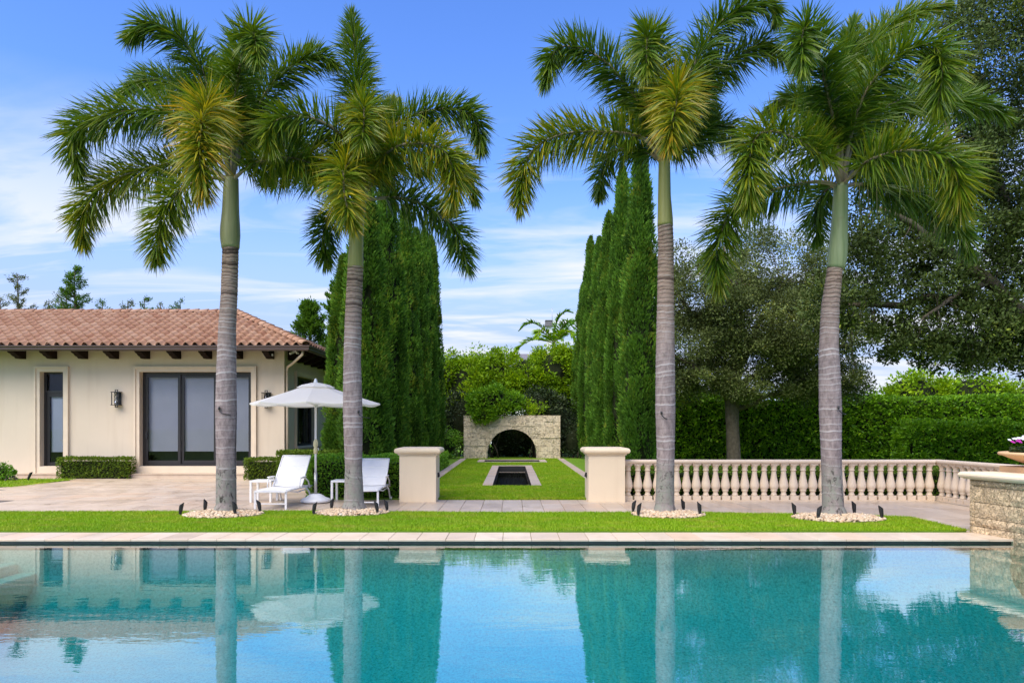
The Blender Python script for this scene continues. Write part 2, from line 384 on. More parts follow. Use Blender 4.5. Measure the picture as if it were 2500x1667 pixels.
M['jasmine'] = m_leaf('jasmine_leaf', [(0, (0.070, 0.18, 0.014)), (0.5, (0.145, 0.33, 0.024)), (1, (0.26, 0.47, 0.035))], 0.4, 0.25, 0.4, 0.15)
M['lime'] = m_leaf('lime_leaf', [(0, (0.095, 0.19, 0.006)), (0.5, (0.20, 0.36, 0.008)), (1, (0.38, 0.52, 0.012))], 0.4, 0.32, 0.4, 0.2)
M['vine'] = m_leaf('vine_leaf', [(0, (0.060, 0.16, 0.010)), (0.5, (0.13, 0.29, 0.012)), (1, (0.27, 0.45, 0.02))], 0.4, 0.3, 0.4, 0.1)
M['darkshrub'] = m_leaf('dark_shrub_leaf', [(0, (0.014, 0.026, 0.010)), (0.6, (0.032, 0.055, 0.018)), (1, (0.07, 0.10, 0.03))], 0.42, 0.15, 0.5, 0.2)
M['juniper'] = m_leaf('juniper_foliage', [(0, (0.040, 0.100, 0.012)), (0.5, (0.085, 0.195, 0.016)), (1, (0.15, 0.30, 0.02))], 0.5, 0.25, 0.3, 0.15)
M['core'] = m_plain('dark_occluder', (0.018, 0.024, 0.010), 0.95, 0.4, 10, 0.6, 0, 0.1)  # near-black for the solid cores added inside foliage to stop see-through

def m_trunk():
    t = NT('palm_trunk'); c = t.coord('World'); a = t.attr('tint')
    pos = t.n('ShaderNodeNewGeometry').outputs['Position']; sp = t.n('ShaderNodeSeparateXYZ'); t.L(pos, sp.inputs[0]); z = sp.outputs[2]
    n1 = t.noise(t.coord('World', (5, 5, 2.2)), 2.6, 6, 0.72)
    grey = t.ramp(n1, [(0.28, (0.145, 0.112, 0.110)), (0.5, (0.26, 0.208, 0.203)), (0.72, (0.38, 0.312, 0.30))])
    hi = t.ramp(t.noise(t.coord('World', (3, 3, 26)), 2.0, 4, 0.7), [(0.3, (0.13, 0.085, 0.065)), (0.5, (0.32, 0.225, 0.175)), (0.72, (0.43, 0.32, 0.25))])
    zf = t.n('ShaderNodeMapRange'); zf.inputs['From Min'].default_value = 2.7; zf.inputs['From Max'].default_value = 4.3; t.L(z, zf.inputs['Value'])
    col = t.mix(zf.outputs[0], grey, hi)
    col = t.mix(t.ramp(a, [(0.48, 0.0), (0.85, 0.85)]), col, (0.52, 0.475, 0.47))
    col = t.mix(t.ramp(a, [(0.05, 0.95), (0.42, 0.0)]), col, (0.075, 0.050, 0.042))
    spots = t.noise(t.coord('World', (1, 1, 0.6)), 12, 5, 0.75, 0.8)
    zb = t.n('ShaderNodeMapRange'); zb.inputs['From Min'].default_value = 1.05; zb.inputs['From Max'].default_value = 0.70; t.L(z, zb.inputs['Value'])
    col = t.mix(t.math('MULTIPLY', zb.outputs[0], t.ramp(t.noise(c, 9, 5, 0.7), [(0.40, 1.0), (0.60, 0.25)])), col, (0.24, 0.245, 0.205))
    col = t.mix(t.math('MULTIPLY', t.ramp(spots, [(0.54, 0.0), (0.64, 0.92)]), t.math('ADD', t.math('MULTIPLY', zb.outputs[0], 0.8), 0.30, True)), col, (0.035, 0.032, 0.028))
    fine = t.noise(t.coord('World', (8, 8, 40)), 4, 4, 0.7)
    return t.done(t.pbsdf(col, 0.85, t.bump(fine, 0.45, 0.008), 0, 0.2))
M['trunk'] = m_trunk()
def m_shaft(name, c0, c1, c2):
    t = NT(name); n1 = t.noise(t.coord('World', (14, 14, 0.7)), 1.2, 5, 0.6); n2 = t.noise(t.coord('World'), 3, 4)
    col = t.ramp(n1, [(0.25, c0), (0.55, c1), (0.8, c2)])
    col = t.mix(t.ramp(n2, [(0.62, 0.0), (0.75, 0.5)]), col, (0.20, 0.16, 0.09))
    return t.done(t.pbsdf(col, 0.5, t.bump(n1, 0.2, 0.01), 0, 0.35))
M['shaft_grey'] = m_shaft('crownshaft_grey_green', (0.17, 0.18, 0.085), (0.25, 0.255, 0.125), (0.31, 0.31, 0.17))
M['shaft_olive'] = m_shaft('crownshaft_olive', (0.20, 0.20, 0.06), (0.28, 0.27, 0.085), (0.34, 0.32, 0.13))
M['shaft_green'] = m_shaft('crownshaft_green', (0.15, 0.20, 0.09), (0.23, 0.28, 0.14), (0.29, 0.33, 0.19))
M['rachis'] = m_plain('frond_rib', (0.16, 0.155, 0.06), 0.6, 0.3, 8)
M['petiole'] = m_plain('frond_stalk', (0.23, 0.185, 0.12), 0.65, 0.3, 8)
def m_pebble():
    t = NT('river_pebble'); a = t.attr('tint')
    col = t.ramp(a, [(0, (0.38, 0.24, 0.13)), (0.2, (0.46, 0.33, 0.19)), (0.55, (0.54, 0.41, 0.26)), (0.8, (0.63, 0.51, 0.35)), (0.93, (0.52, 0.27, 0.11)), (1, (0.74, 0.66, 0.53))])
    n = t.noise(t.coord('World'), 40, 4); col = t.mix(0.25, col, t.ramp(n, [(0.3, (0.4, 0.3, 0.2)), (0.7, (0.8, 0.72, 0.6))]))
    return t.done(t.pbsdf(col, 0.55, None, 0, 0.35))
M['pebble'] = m_pebble()

def m_water(name, absorb=None, rip=1.0, ior=1.9):
    t = NT(name); c = t.coord('World', (0.55, 1.7, 1))
    h = t.math('ADD', t.noise(c, 2.2, 3, 0.5, 0.4), t.math('MULTIPLY', t.noise(t.coord('World', (1, 2.2, 1)), 9.0, 2, 0.5), 0.22))
    nrm = t.bump(h, 0.024 * rip, 0.06)
    gl = t.n('ShaderNodeBsdfGlossy'); gl.inputs['Roughness'].default_value = 0.015; t.L(nrm, gl.inputs['Normal'])
    tr = t.n('ShaderNodeBsdfTransparent')
    gi = t.n('ShaderNodeNewGeometry').outputs['Incoming']; dp = t.n('ShaderNodeVectorMath', operation='DOT_PRODUCT'); t.L(gi, dp.inputs[0]); t.L(nrm, dp.inputs[1])
    c1 = t.math('SUBTRACT', 1.0, t.math('ABSOLUTE', dp.outputs['Value']), True)
    f = t.math('ADD', t.math('MULTIPLY', t.math('POWER', c1, ior), 0.93), 0.06, True)      # reflectance rises towards grazing, the same from both sides
    s = t.mixsh(f, tr.outputs[0], gl.outputs[0])
    vol = None
    if absorb:
        va = t.n('ShaderNodeVolumeAbsorption'); va.inputs['Color'].default_value = (*absorb[0], 1); va.inputs['Density'].default_value = absorb[1]; vol = va.outputs[0]
    return t.done(s, vol)
M['water'] = m_water('pool_water', ((0.15, 0.840, 0.882), 1.08), 1.0, 1.9)
M['darkwater'] = m_water('pond_water', None, 0.5, 3.5)
def m_plaster():
    t = NT('pebble_plaster'); c = t.coord('World'); n = t.noise(c, 32, 2, 0.8); v = t.vor(c, 45)
    col = t.ramp(n, [(0.3, (0.38, 0.44, 0.38)), (0.5, (0.74, 0.74, 0.64)), (0.7, (0.92, 0.91, 0.82))])
    return t.done(t.pbsdf(col, 0.8, None, 0, 0.2))
M['plaster'] = m_plaster()
M['pondfloor'] = m_plain('black_pond_plaster', (0.012, 0.014, 0.016), 0.7, 0.3, 6)
def m_glass(name, tint, refl=1.5):
    t = NT(name); tr = t.n('ShaderNodeBsdfTransparent'); tr.inputs[0].default_value = (*tint, 1)
    gl = t.n('ShaderNodeBsdfGlossy'); gl.inputs['Roughness'].default_value = 0.02; gl.inputs[0].default_value = (0.9, 0.92, 1, 1)
    fr = t.n('ShaderNodeFresnel'); fr.inputs['IOR'].default_value = refl
    return t.done(t.mixsh(fr.outputs[0], tr.outputs[0], gl.outputs[0]))
M['glass'] = m_glass('window_glass', (0.86, 0.88, 0.91), 1.33)
M['glass_clear'] = m_glass('clear_glass', (0.9, 0.92, 0.94))

# ---------------------------------------------------------------- ground, pool shell, lawns, terrace
WL = -0.06                                   # pool water level
POOL = (-9.6, 9.6, 1.6, 10.10)
g = sheet([-400, POOL[0] - 0.2, POOL[1] + 0.2, 400], [-400, POOL[2] - 0.2, POOL[3] + 0.2, 700], -0.5, [(POOL[0] - 0.2, POOL[1] + 0.2, POOL[2] - 0.2, POOL[3] + 0.2)])
tag(g.build('ground', M['turf']), kind='structure')

m = MB(); x0, x1, y0, y1 = POOL; zb = -1.55
prof_ = [(y0, -0.16), (y0, zb)] + [(y1 - 3.2 + 3.2 * math.sin(t_), zb + 1.15 * (1 - math.cos(t_))) for t_ in np.linspace(0.0, PI / 2, 18)] + [(y1, -0.16)]
m.add([(x0, y, z) for y, z in prof_] + [(x1, y, z) for y, z in prof_], [(i, i + 1, len(prof_) + i + 1, len(prof_) + i) for i in range(len(prof_) - 1)], True)
for a, b in (((x1, y0), (x1, y1)), ((x0, y1), (x0, y0))):
    m.add([(a[0], a[1], zb), (b[0], b[1], zb), (b[0], b[1], -0.16), (a[0], a[1], -0.16)], [(0, 1, 2, 3)])
pool = tag(m.build('swimming_pool', M['plaster'], fix=False), kind='structure')
for xa_, xb_, zs in ((x0 + 0.01, -7.30, -0.20), (-7.298, -7.02, -0.34), (-7.018, -6.74, -0.48)):   # entry steps at the left end
    MB().box(xa_, xb_, y0 + 0.01, y1 - 0.003, zb - 0.02, zs, 0.015).build('pool_step', M['plaster'], pool)
m = MB()
for a, b in (((x0, y0), (x1, y0)), ((x1, y0), (x1, y1)), ((x1, y1), (x0, y1)), ((x0, y1), (x0, y0))):
    m.add([(a[0], a[1], -0.16), (b[0], b[1], -0.16), (b[0], b[1], -0.026), (a[0], a[1], -0.026)], [(0, 1, 2, 3)])
m.build('waterline_band', M['poolwall'], pool, fix=False)
mk = MB().box(0.52, 1.12, POOL[3] - 0.012, POOL[3] + 0.05, -0.052, -0.029).build('skimmer_slot', M['black'], pool, loc=(4.0, 0, 0))
w = MB().box(x0 - 0.1, x1 + 0.1, y0 - 0.1, y1 + 0.1, zb - 0.3, WL)
tag(w.build('pool_water', M['water']), kind='structure')

def side_of_planter(y): return 6.95 + (10.80 - y) * 0.205    # x of the planter's face at y
rng = random.Random(4)
cop = tag(MB().box(POOL[0] - 0.6, 7.02, 10.14, 10.74, -0.32, -0.034).build('pool_coping', M['grout']), kind='structure')
cw = 0.405; n0 = -27
for k in range(n0, 18):
    xa = k * cw - 0.13 + 0.003; xb = xa + cw - 0.006
    m = MB()
    if xb > side_of_planter(10.7) - 0.01:
        xr0, xr1 = min(xb, side_of_planter(10.06) - 0.006), min(xb, side_of_planter(10.72) - 0.006)
        if xr0 - xa < 0.03: continue
        xr1 = max(xr1, xa + 0.01)
        m.prism([(xa, 10.06), (xr0, 10.06), (xr1, 10.72), (xa, 10.72)], 'z', -0.030, 0.0)
    else: m.box(xa, xb, 10.06, 10.72, -0.030, 0.0 + rng.uniform(-0.0012, 0.0012), 0.004)
    m.build('coping_stone', M['coping'], cop)
# near and side edges of the pool
MB().box(POOL[0] - 0.6, POOL[1] + 0.6, 0.9, 1.64, -0.32, 0.0).build('pool_edge', M['coping'], cop)
MB().box(POOL[0] - 0.6, POOL[0] + 0.04, 1.645, 10.055, -0.32, 0.0).build('pool_edge', M['coping'], cop)
MB().box(POOL[1] - 0.04, POOL[1] + 0.6, 1.645, 6.9, -0.32, 0.0).build('pool_edge', M['coping'], cop)

# front lawn strip (raised turf, ragged far edge)
FAR = [(-24, 13.10), (-9, 13.10), (-6, 13.16), (-3.6, 13.22), (-1.6, 13.08), (0, 13.0), (2, 13.03), (3.2, 13.0), (5, 12.8), (6.3, 12.55), (6.78, 12.42), (6.9, 12.3)]
def far_edge(x): return float(np.interp(x, [p[0] for p in FAR], [p[1] for p in FAR]))
lawn_z = 0.022
poly = [(-24, 10.742)] + [(x, 10.742) for x in np.linspace(-20, 6.6, 20)] + [(6.9, 10.80)] + FAR[::-1]
m = MB(); m.add([(x, y, lawn_z) for x, y in poly], [tuple(range(len(poly)))])
m.add([(x, y, lawn_z) for x, y in poly] + [(x, y, -0.3) for x, y in poly], [(i, (i + 1) % len(poly), len(poly) + (i + 1) % len(poly), len(poly) + i) for i in range(len(poly))])
tag(m.build('front_lawn', M['turf']), kind='structure')

# rear garden lawn with the two basins let into it
BAS1 = (-0.52, 0.52, 18.95, 28.2); BAS2 = (-1.25, 1.25, 31.5, 33.2)
lx = [-80, -4.6, -2.5, -2.2, BAS2[0], BAS1[0], BAS1[1], BAS2[1], 2.2, 2.5, 9.3, 80]; ly = [15.47, 18.95, 22.6, 28.2, 31.5, 33.2, 120]
holes = [(BAS1[0], BAS1[1], BAS1[2], BAS1[3]), (BAS2[0], BAS2[1], BAS2[2], BAS2[3]), (-80, -4.6, 15.4, 22.6)]
m = sheet(lx, ly, 0.012, holes)
m.add([(-4.6, 15.47, 0.012), (9.3, 15.47, 0.012), (9.3, 15.47, -0.4), (-4.6, 15.47, -0.4)], [(0, 1, 2, 3)])
m.add([(9.3, 15.47, 0.010), (80, 15.47, 0.010), (80, 2, 0.010), (9.8, 2, 0.010), (9.8, 15.47, 0.010)], [(0, 1, 2, 3, 4)])
tag(m.build('garden_lawn', M['turf']), kind='structure')

def basin(name, b, cwid, label, far_only=False):
    t = thing(name, label, 'pond', (0, b[2], 0))
    m = MB(); X0, X1, Y0, Y1 = b[0], b[1], 0.0, b[3] - b[2]; d = -0.42
    m.add([(X0, Y0, d), (X1, Y0, d), (X1, Y1, d), (X0, Y1, d)], [(0, 1, 2, 3)])
    for p, q in (((X0, Y0), (X1, Y0)), ((X1, Y0), (X1, Y1)), ((X1, Y1), (X0, Y1)), ((X0, Y1), (X0, Y0))):
        m.add([(p[0], p[1], d), (q[0], q[1], d), (q[0], q[1], 0.01), (p[0], p[1], 0.01)], [(0, 1, 2, 3)])
    m.build('basin_lining', M['pondfloor'], t, fix=False)
    m = MB(); m.add([(X0, Y0, -0.10), (X1, Y0, -0.10), (X1, Y1, -0.10), (X0, Y1, -0.10)], [(0, 1, 2, 3)]); m.build('basin_water', M['darkwater'], t, fix=False)
    def run(p0, p1, horizontal):
        Ln = p1 - p0; n = max(2, int(round(Ln / 0.62))); s = Ln / n
        for i in range(n): yield p0 + i * s + 0.003, p0 + (i + 1) * s - 0.003
    for a, c in run(Y0, Y1, 0):
        for xa, xb in ((X0 - cwid, X0 - 0.0), (X1, X1 + cwid)):
            MB().box(xa, xb, a, c, -0.06, 0.034 + rng.uniform(-0.002, 0.002), 0.005).build('edging_stone', M['pathstone'], t)
    for a, c in run(X0 - cwid, X1 + cwid, 1):
        MB().box(a, c, Y1 + 0.003, Y1 + cwid, -0.06, 0.034 + rng.uniform(-0.002, 0.002), 0.005).build('edging_stone', M['pathstone'], t)
        if far_only: MB().box(a, c, -cwid, -0.003, -0.06, 0.034, 0.005).build('edging_stone', M['pathstone'], t)
    return t
basin('reflecting_pool', BAS1, 0.27, 'long narrow reflecting pool with stone edging set in the middle lawn')
basin('reflecting_pool', BAS2, 0.3, 'short wide stone edged basin in the grass just before the coral arch', True)
for sx, lab in ((-1, 'left'), (1, 'right')):
    p = tag(MB().box(-0.15, 0.15, 0, 19.3, -0.1, 0.018).build('garden_path', M['grout'], loc=(sx * 2.35, 15.6, 0)), kind='structure')
    for k in range(22):
        a = k * 0.87; MB().box(-0.147, 0.147, a, a + 0.86, 0.019, 0.030 + rng.uniform(-0.002, 0.003), 0.004).build('paving_stone', M['pathstone'], p)

# terrace: bed of grout, tiles on it
ter = tag(MB().add([(-30, 12.4, -0.014), (9.3, 12.4, -0.014), (9.3, 15.5, -0.014), (-4.6, 15.5, -0.014), (-4.6, 22.6, -0.014), (-30, 22.6, -0.014)], [(0, 1, 2, 3, 4, 5)])
          .add([(6.9, 10.7, -0.013), (9.6, 10.7, -0.013), (9.6, 12.4, -0.013), (6.9, 12.4, -0.013)], [(0, 1, 2, 3)]).build('terrace', M['grout'], fix=False), kind='structure')
tiles = []                                   # (x0,x1,y0,y1)
def vis(x, y): 
    px = 1250 + x * FPX / y; return -30 < px < 2530
for j in range(3):                           # walkway: narrow slabs in three rows
    ya = 13.05 + j * 0.81 - 0.0
    ya0 = 12.25 if j == 0 else ya
    for k in range(-13, 23):
        xa = k * 0.402 - 0.19; 
        tiles.append((xa, xa + 0.395, ya0 if j else max(12.35, far_edge(xa + 0.2) - 0.25), ya + 0.806))
for j in range(4):                           # right of the lawn, towards the planter
    for k in range(6):
        xa = 6.905 + k * 0.402 + 0.0; tiles.append((xa, xa + 0.398, 10.805 + j * 0.387, 10.805 + j * 0.387 + 0.383))
rr = random.Random(9)
yy = 12.95
row = 0
while yy < 22.2:                             # patio: courses of mixed length laid across
    h = rr.choice((0.40, 0.40, 0.60)) if yy + 0.6 < 15.48 or yy > 15.48 else 15.49 - yy; xx = -22.0 + rr.uniform(0, 0.5)
    lim = -5.41 if yy < 15.45 else -4.62
    while xx < lim - 0.01:
        Ln = rr.choice((0.40, 0.60, 0.60, 0.80)); xe = min(xx + Ln, lim)
        if xe - xx > 0.05 and vis((xx + xe) / 2, yy + h / 2): tiles.append((xx, xe - 0.005, yy, yy + h - 0.005))
        xx += Ln
    yy += h; row += 1
tiles = [t for t in tiles if vis((t[0] + t[1]) / 2, (t[2] + t[3]) / 2) and t[3] > t[2] + 0.02]
def seen_area(t):
    cy = (t[2] + t[3]) / 2; return (t[1] - t[0]) * (t[3] - t[2]) / cy ** 3
tiles.sort(key=seen_area, reverse=True)
cache = {}
for t in tiles[:300]:
    key = (round(t[1] - t[0], 3), round(t[3] - t[2], 3))
    if key not in cache: cache[key] = MB().box(0, t[1] - t[0], 0, t[3] - t[2], -0.02, 0, 0.003).mesh('paving_tile', M['trav'])
    inst('paving_tile', cache[key], ter, (t[0], t[2], rr.uniform(-0.0015, 0.0015)))
Vv, Tt = [], []
for t in tiles[300:]:
    z = rr.uniform(-0.0015, 0.0015); tv = rr.random()
    Vv += [(t[0], t[2], z), (t[1], t[2], z), (t[1], t[3], z), (t[0], t[3], z)]; Tt += [tv] * 4
me = mesh_np('paving_tiles_beyond', np.array(Vv), [np.arange(len(Vv)).reshape(-1, 4)], M['trav_j'], Tt)
tag(inst('paving_tiles_beyond', me, ter), kind='stuff')
# grass corner at the far left of the patio
poly = [(-25, 21.3), (-12.6, 21.3), (-13.6, 19.9), (-14.2, 18.75), (-14.9, 17.9), (-25, 16.0)]
poly = [(-25, 21.25), (-13.35, 21.25), (-13.0, 20.9), (-13.35, 18.55), (-25, 16.6)]
m = MB(); m.add([(x, y, 0.02) for x, y in poly], [tuple(range(5))]); m.add([(x, y, 0.02) for x, y in poly] + [(x, y, -0.1) for x, y in poly], [(i, (i + 1) % 5, 5 + (i + 1) % 5, 5 + i) for i in range(5)])
tag(m.build('side_lawn', M['turf']), kind='structure')

# grass blades
def grass(name, label, n, sampler, hgt, wid, seed, z=lawn_z):
    r = np.random.default_rng(seed); P = sampler(r, n); n = len(P)
    ang = r.uniform(0, 2 * PI, n); lean = r.normal(0, 0.5, (n, 2)); h = hgt * r.uniform(0.55, 1.25, n)
    dx = np.cos(ang) * wid / 2; dy = np.sin(ang) * wid / 2
    A = np.stack([P[:, 0] - dx, P[:, 1] - dy, np.full(n, z - 0.004)], 1); B = np.stack([P[:, 0] + dx, P[:, 1] + dy, np.full(n, z - 0.004)], 1)
    Cc = np.stack([P[:, 0] + lean[:, 0] * h, P[:, 1] + lean[:, 1] * h, z + h], 1)
    V = np.stack([A, B, Cc], 1).reshape(-1, 3); ti = np.repeat(np.clip(r.beta(2.2, 2.6, n), 0, 1), 3)
    o = inst(name, mesh_np(name, V, [np.arange(3 * n).reshape(-1, 3)], M['blade'], ti)); return tag(o, label, 'grass', kind='stuff')
BEDS = [(-5.12, 12.62, 0.69, 0.52), (-2.89, 12.86, 0.66, 0.48), (2.76, 12.58, 0.64, 0.50), (5.55, 12.12, 0.76, 0.55)]    # pebble beds: centre, half sizes
def strip_s(r, n):
    x = r.uniform(-10.5, 6.92, n); y = r.uniform(10.735, 13.25, n)
    fe = np.interp(x, [p[0] for p in FAR], [p[1] for p in FAR]) + 0.018 * np.sin(x * 7.1 + 2 * np.sin(x * 2.3)) + r.normal(0, 0.014, n); k = (y < fe) & (y > 10.735 + 0.012 * np.abs(np.sin(x * 9.7 + 3 * np.sin(x * 1.7))) + np.abs(r.normal(0, 0.008, n)))
    for bx, by, ra, rb in BEDS: k &= ((x - bx) / ra) ** 2 + ((y - by) / rb) ** 2 > 0.98 + r.normal(0, 0.06, n)
    return np.stack([x, y], 1)[k]
grass('grass', 'mown bright green grass on the strip between pool coping and terrace', 230000, strip_s, 0.034, 0.011, 1)
def mid_s(r, n):
    u = r.uniform(0, 1, n) ** 1.5; y = 15.45 + u * 19.6; x = r.uniform(-2.2, 2.2, n)
    k = ~((np.abs(x) < 0.79) & (y > 18.93) & (y < 28.48)) & ~((np.abs(x) < 1.55) & (y > 31.2) & (y < 33.5))
    return np.stack([x, y], 1)[k]
grass('grass', 'mown green grass around the long reflecting pool', 120000, mid_s, 0.036, 0.018, 2, 0.012)
def left_s(r, n):
    x = r.uniform(-17, -13.0, n); y = r.uniform(17.4, 21.25, n); k = y > 18.55 + (-13.35 - x) * 0.168; return np.stack([x, y], 1)[k]
grass('grass', 'corner of green lawn at the far left of the patio', 16000, left_s, 0.04, 0.02, 3, 0.02)

# ---------------------------------------------------------------- pool house
WY, WX = 22.3, -7.14; WB = 27.3              # front wall, right wall, back wall
EO = 0.95; EZ = 4.0; RZ = 5.54; HALF = (WB - WY + 2 * EO) / 2
EX, EY = WX + EO, WY - EO
house = thing('pool_house', 'cream stucco pool house with red clay tile hip roof and dark sliding doors', 'house', (WX, WY, 0))
def H(mb, name, m, parent=None, fix=True):   # build in world coordinates, parented to the house
    o = mb.build(name, m, None, fix=fix); o.parent = parent or house
    base = house.location if parent is None else Vector((0, 0, 0))
    if parent is None: o.location = -house.location
    return o
FL = 0.346; DT = 3.30
D1 = (-14.78, -14.05); D2 = (-11.66, -8.17)
WN = (23.5, 25.75, 0.93, 3.27)
def wall_panel(us, vs_, holes, P, depth):
    """P(u,v,d): world point; quads over the grid except holes; reveals of the given depth."""
    m = MB()
    for i in range(len(us) - 1):
        for j in range(len(vs_) - 1):
            cu, cv = (us[i] + us[i + 1]) / 2, (vs_[j] + vs_[j + 1]) / 2
            if any(h[0] < cu < h[1] and h[2] < cv < h[3] for h in holes): continue
            m.add([P(us[i], vs_[j], 0), P(us[i + 1], vs_[j], 0), P(us[i + 1], vs_[j + 1], 0), P(us[i], vs_[j + 1], 0)], [(0, 1, 2, 3)])
    for h in holes:
        c = [(h[0], h[2]), (h[1], h[2]), (h[1], h[3]), (h[0], h[3])]
        for i in range(4):
            a, b = c[i], c[(i + 1) % 4]
            m.add([P(*a, 0), P(*b, 0), P(*b, depth), P(*a, depth)], [(0, 1, 2, 3)])
    return m
m = wall_panel([-30, D1[0], D1[1], D2[0], D2[1], WX], [-0.1, FL, DT, 4.02], [(D1[0], D1[1], FL, DT), (D2[0], D2[1], FL, DT)], lambda u, v, d: (u, WY + d, v), 0.28)
s_ = wall_panel([WY, WN[0], WN[1], WB], [-0.1, WN[2], WN[3], 4.02], [WN], lambda u, v, d: (WX - d, u, v), 0.28)
m.add(s_.v, s_.f); m.add([(-30, WB, -0.1), (WX, WB, -0.1), (WX, WB, 4.02), (-30, WB, 4.02)], [(0, 1, 2, 3)])
m.add([(-30, WY, -0.1), (-30, WB, -0.1), (-30, WB, 4.02), (-30, WY, 4.02)], [(0, 1, 2, 3)])
H(m, 'wall', M['stucco'])
# dark room behind the openings
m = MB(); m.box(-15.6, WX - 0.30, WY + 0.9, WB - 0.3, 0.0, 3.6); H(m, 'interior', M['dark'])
# surrounds
def surround(x0, x1, z0, z1, wdt, name='door_surround'):
    m = MB()
    for (o, d, w2) in ((0, 0.05, wdt), (wdt - 0.045, 0.085, 0.06)):
        a, b, t = x0 - o, x1 + o, z1 + o
        m.box(a - w2, a - 0.001 * (o == 0), WY - d, WY + 0.02, z0, t + w2); m.box(b + 0.001 * (o == 0), b + w2, WY - d, WY + 0.02, z0, t + w2)
        m.box(a, b, WY - d, WY + 0.02, t + 0.001, t + w2 - 0.001)
    H(m, name, M['trim'])
surround(D1[0], D1[1], 0.10, DT, 0.155); surround(D2[0], D2[1], 0.10, DT, 0.155)
m = MB().box(D1[0] + 0.002, D1[1] - 0.002, WY - 0.06, WY + 0.25, 0.141, FL - 0.003); H(m, 'threshold', M['trim'])
m = MB().box(D2[0] + 0.002, D2[1] - 0.002, WY - 0.06, WY + 0.25, 0.141, FL - 0.003); H(m, 'threshold', M['trim'])
def step(x0, x1):
    m = MB(); m.box(x0, x1, WY - 0.42, WY - 0.002, -0.01, 0.115); m.box(x0 - 0.02, x1 + 0.02, WY - 0.445, WY - 0.002, 0.116, 0.14, 0.006); H(m, 'door_step', M['trav'])
step(D1[0] - 0.45, D1[1] + 0.22); step(D2[0] - 0.38, D2[1] + 0.32)
# narrow door with transom
Yd = WY + 0.16
d = H(MB().box(D1[0], D1[0] + 0.08, Yd, Yd + 0.07, FL, DT).box(D1[1] - 0.06, D1[1], Yd, Yd + 0.07, FL, DT).box(D1[0] + 0.08, D1[1] - 0.06, Yd, Yd + 0.07, DT - 0.06, DT)
      .box(D1[0] + 0.08, D1[1] - 0.06, Yd, Yd + 0.07, 2.64, 2.72), 'narrow_door', M['bronze'])
fr = MB(); a, b = D1[0] + 0.085, D1[1] - 0.065
fr.box(a, a + 0.09, Yd + 0.01, Yd + 0.06, FL + 0.01, 2.635).box(b - 0.08, b, Yd + 0.01, Yd + 0.06, FL + 0.01, 2.635).box(a + 0.09, b - 0.08, Yd + 0.01, Yd + 0.06, 2.53, 2.635).box(a + 0.09, b - 0.08, Yd + 0.01, Yd + 0.06, FL + 0.01, FL + 0.12)
H(fr, 'door_leaf', M['bronze'], d)
H(MB().box(a + 0.09, b - 0.08, Yd + 0.03, Yd + 0.036, FL + 0.12, 2.53), 'pane', M['glass'], d)
H(MB().box(D1[0] + 0.08, D1[1] - 0.06, Yd + 0.03, Yd + 0.036, 2.72, DT - 0.06), 'transom_pane', M['glass'], d)
H(MB().box(a + 0.09, b - 0.08, Yd + 0.10, Yd + 0.105, 0.78, 2.53), 'roller_shade', M['shade_l'], d)
H(MB().box(b - 0.055, b - 0.03, Yd - 0.02, Yd + 0.009, 1.05, 1.25).bar((b - 0.045, Yd - 0.03, 1.16), (b - 0.145, Yd - 0.03, 1.16), 0.016), 'door_handle', M['alu'], d)
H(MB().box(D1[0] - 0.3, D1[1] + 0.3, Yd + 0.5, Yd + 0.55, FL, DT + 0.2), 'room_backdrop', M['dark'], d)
# three-panel sliding door
d = H(MB().box(D2[0], D2[0] + 0.07, Yd, Yd + 0.12, FL, DT).box(D2[1] - 0.07, D2[1], Yd, Yd + 0.12, FL, DT).box(D2[0] + 0.07, D2[1] - 0.07, Yd, Yd + 0.12, DT - 0.07, DT)
      .box(D2[0] + 0.07, D2[1] - 0.07, Yd, Yd + 0.12, FL, FL + 0.06), 'sliding_door', M['bronze'])
pw = (D2[1] - D2[0] - 0.14) / 3
for k in range(3):
    a = D2[0] + 0.07 + k * pw; b = a + pw; yo = Yd + (0.012 if k != 1 else 0.06); f = MB()
    f.box(a + 0.001, a + 0.085, yo, yo + 0.045, FL + 0.065, DT - 0.075).box(b - 0.085, b - 0.001, yo, yo + 0.045, FL + 0.065, DT - 0.075)
    f.box(a + 0.085, b - 0.085, yo, yo + 0.045, DT - 0.16, DT - 0.075).box(a + 0.085, b - 0.085, yo, yo + 0.045, FL + 0.065, FL + 0.17)
    H(f, 'door_panel', M['bronze'], d)
    H(MB().box(a + 0.085, b - 0.085, yo + 0.02, yo + 0.026, FL + 0.17, DT - 0.16), 'pane', M['glass'], d)
    H(MB().box(a + 0.03, b - 0.03, Yd + 0.17, Yd + 0.175, 0.80, DT - 0.05), 'roller_shade', M['shade'], d)
    if k != 1:
        hx = a + 0.045 if k == 0 else b - 0.045
        H(MB().box(hx - 0.03, hx + 0.03, yo - 0.035, yo - 0.001, 1.20, 1.42, 0.008), 'door_handle', M['black'], d)
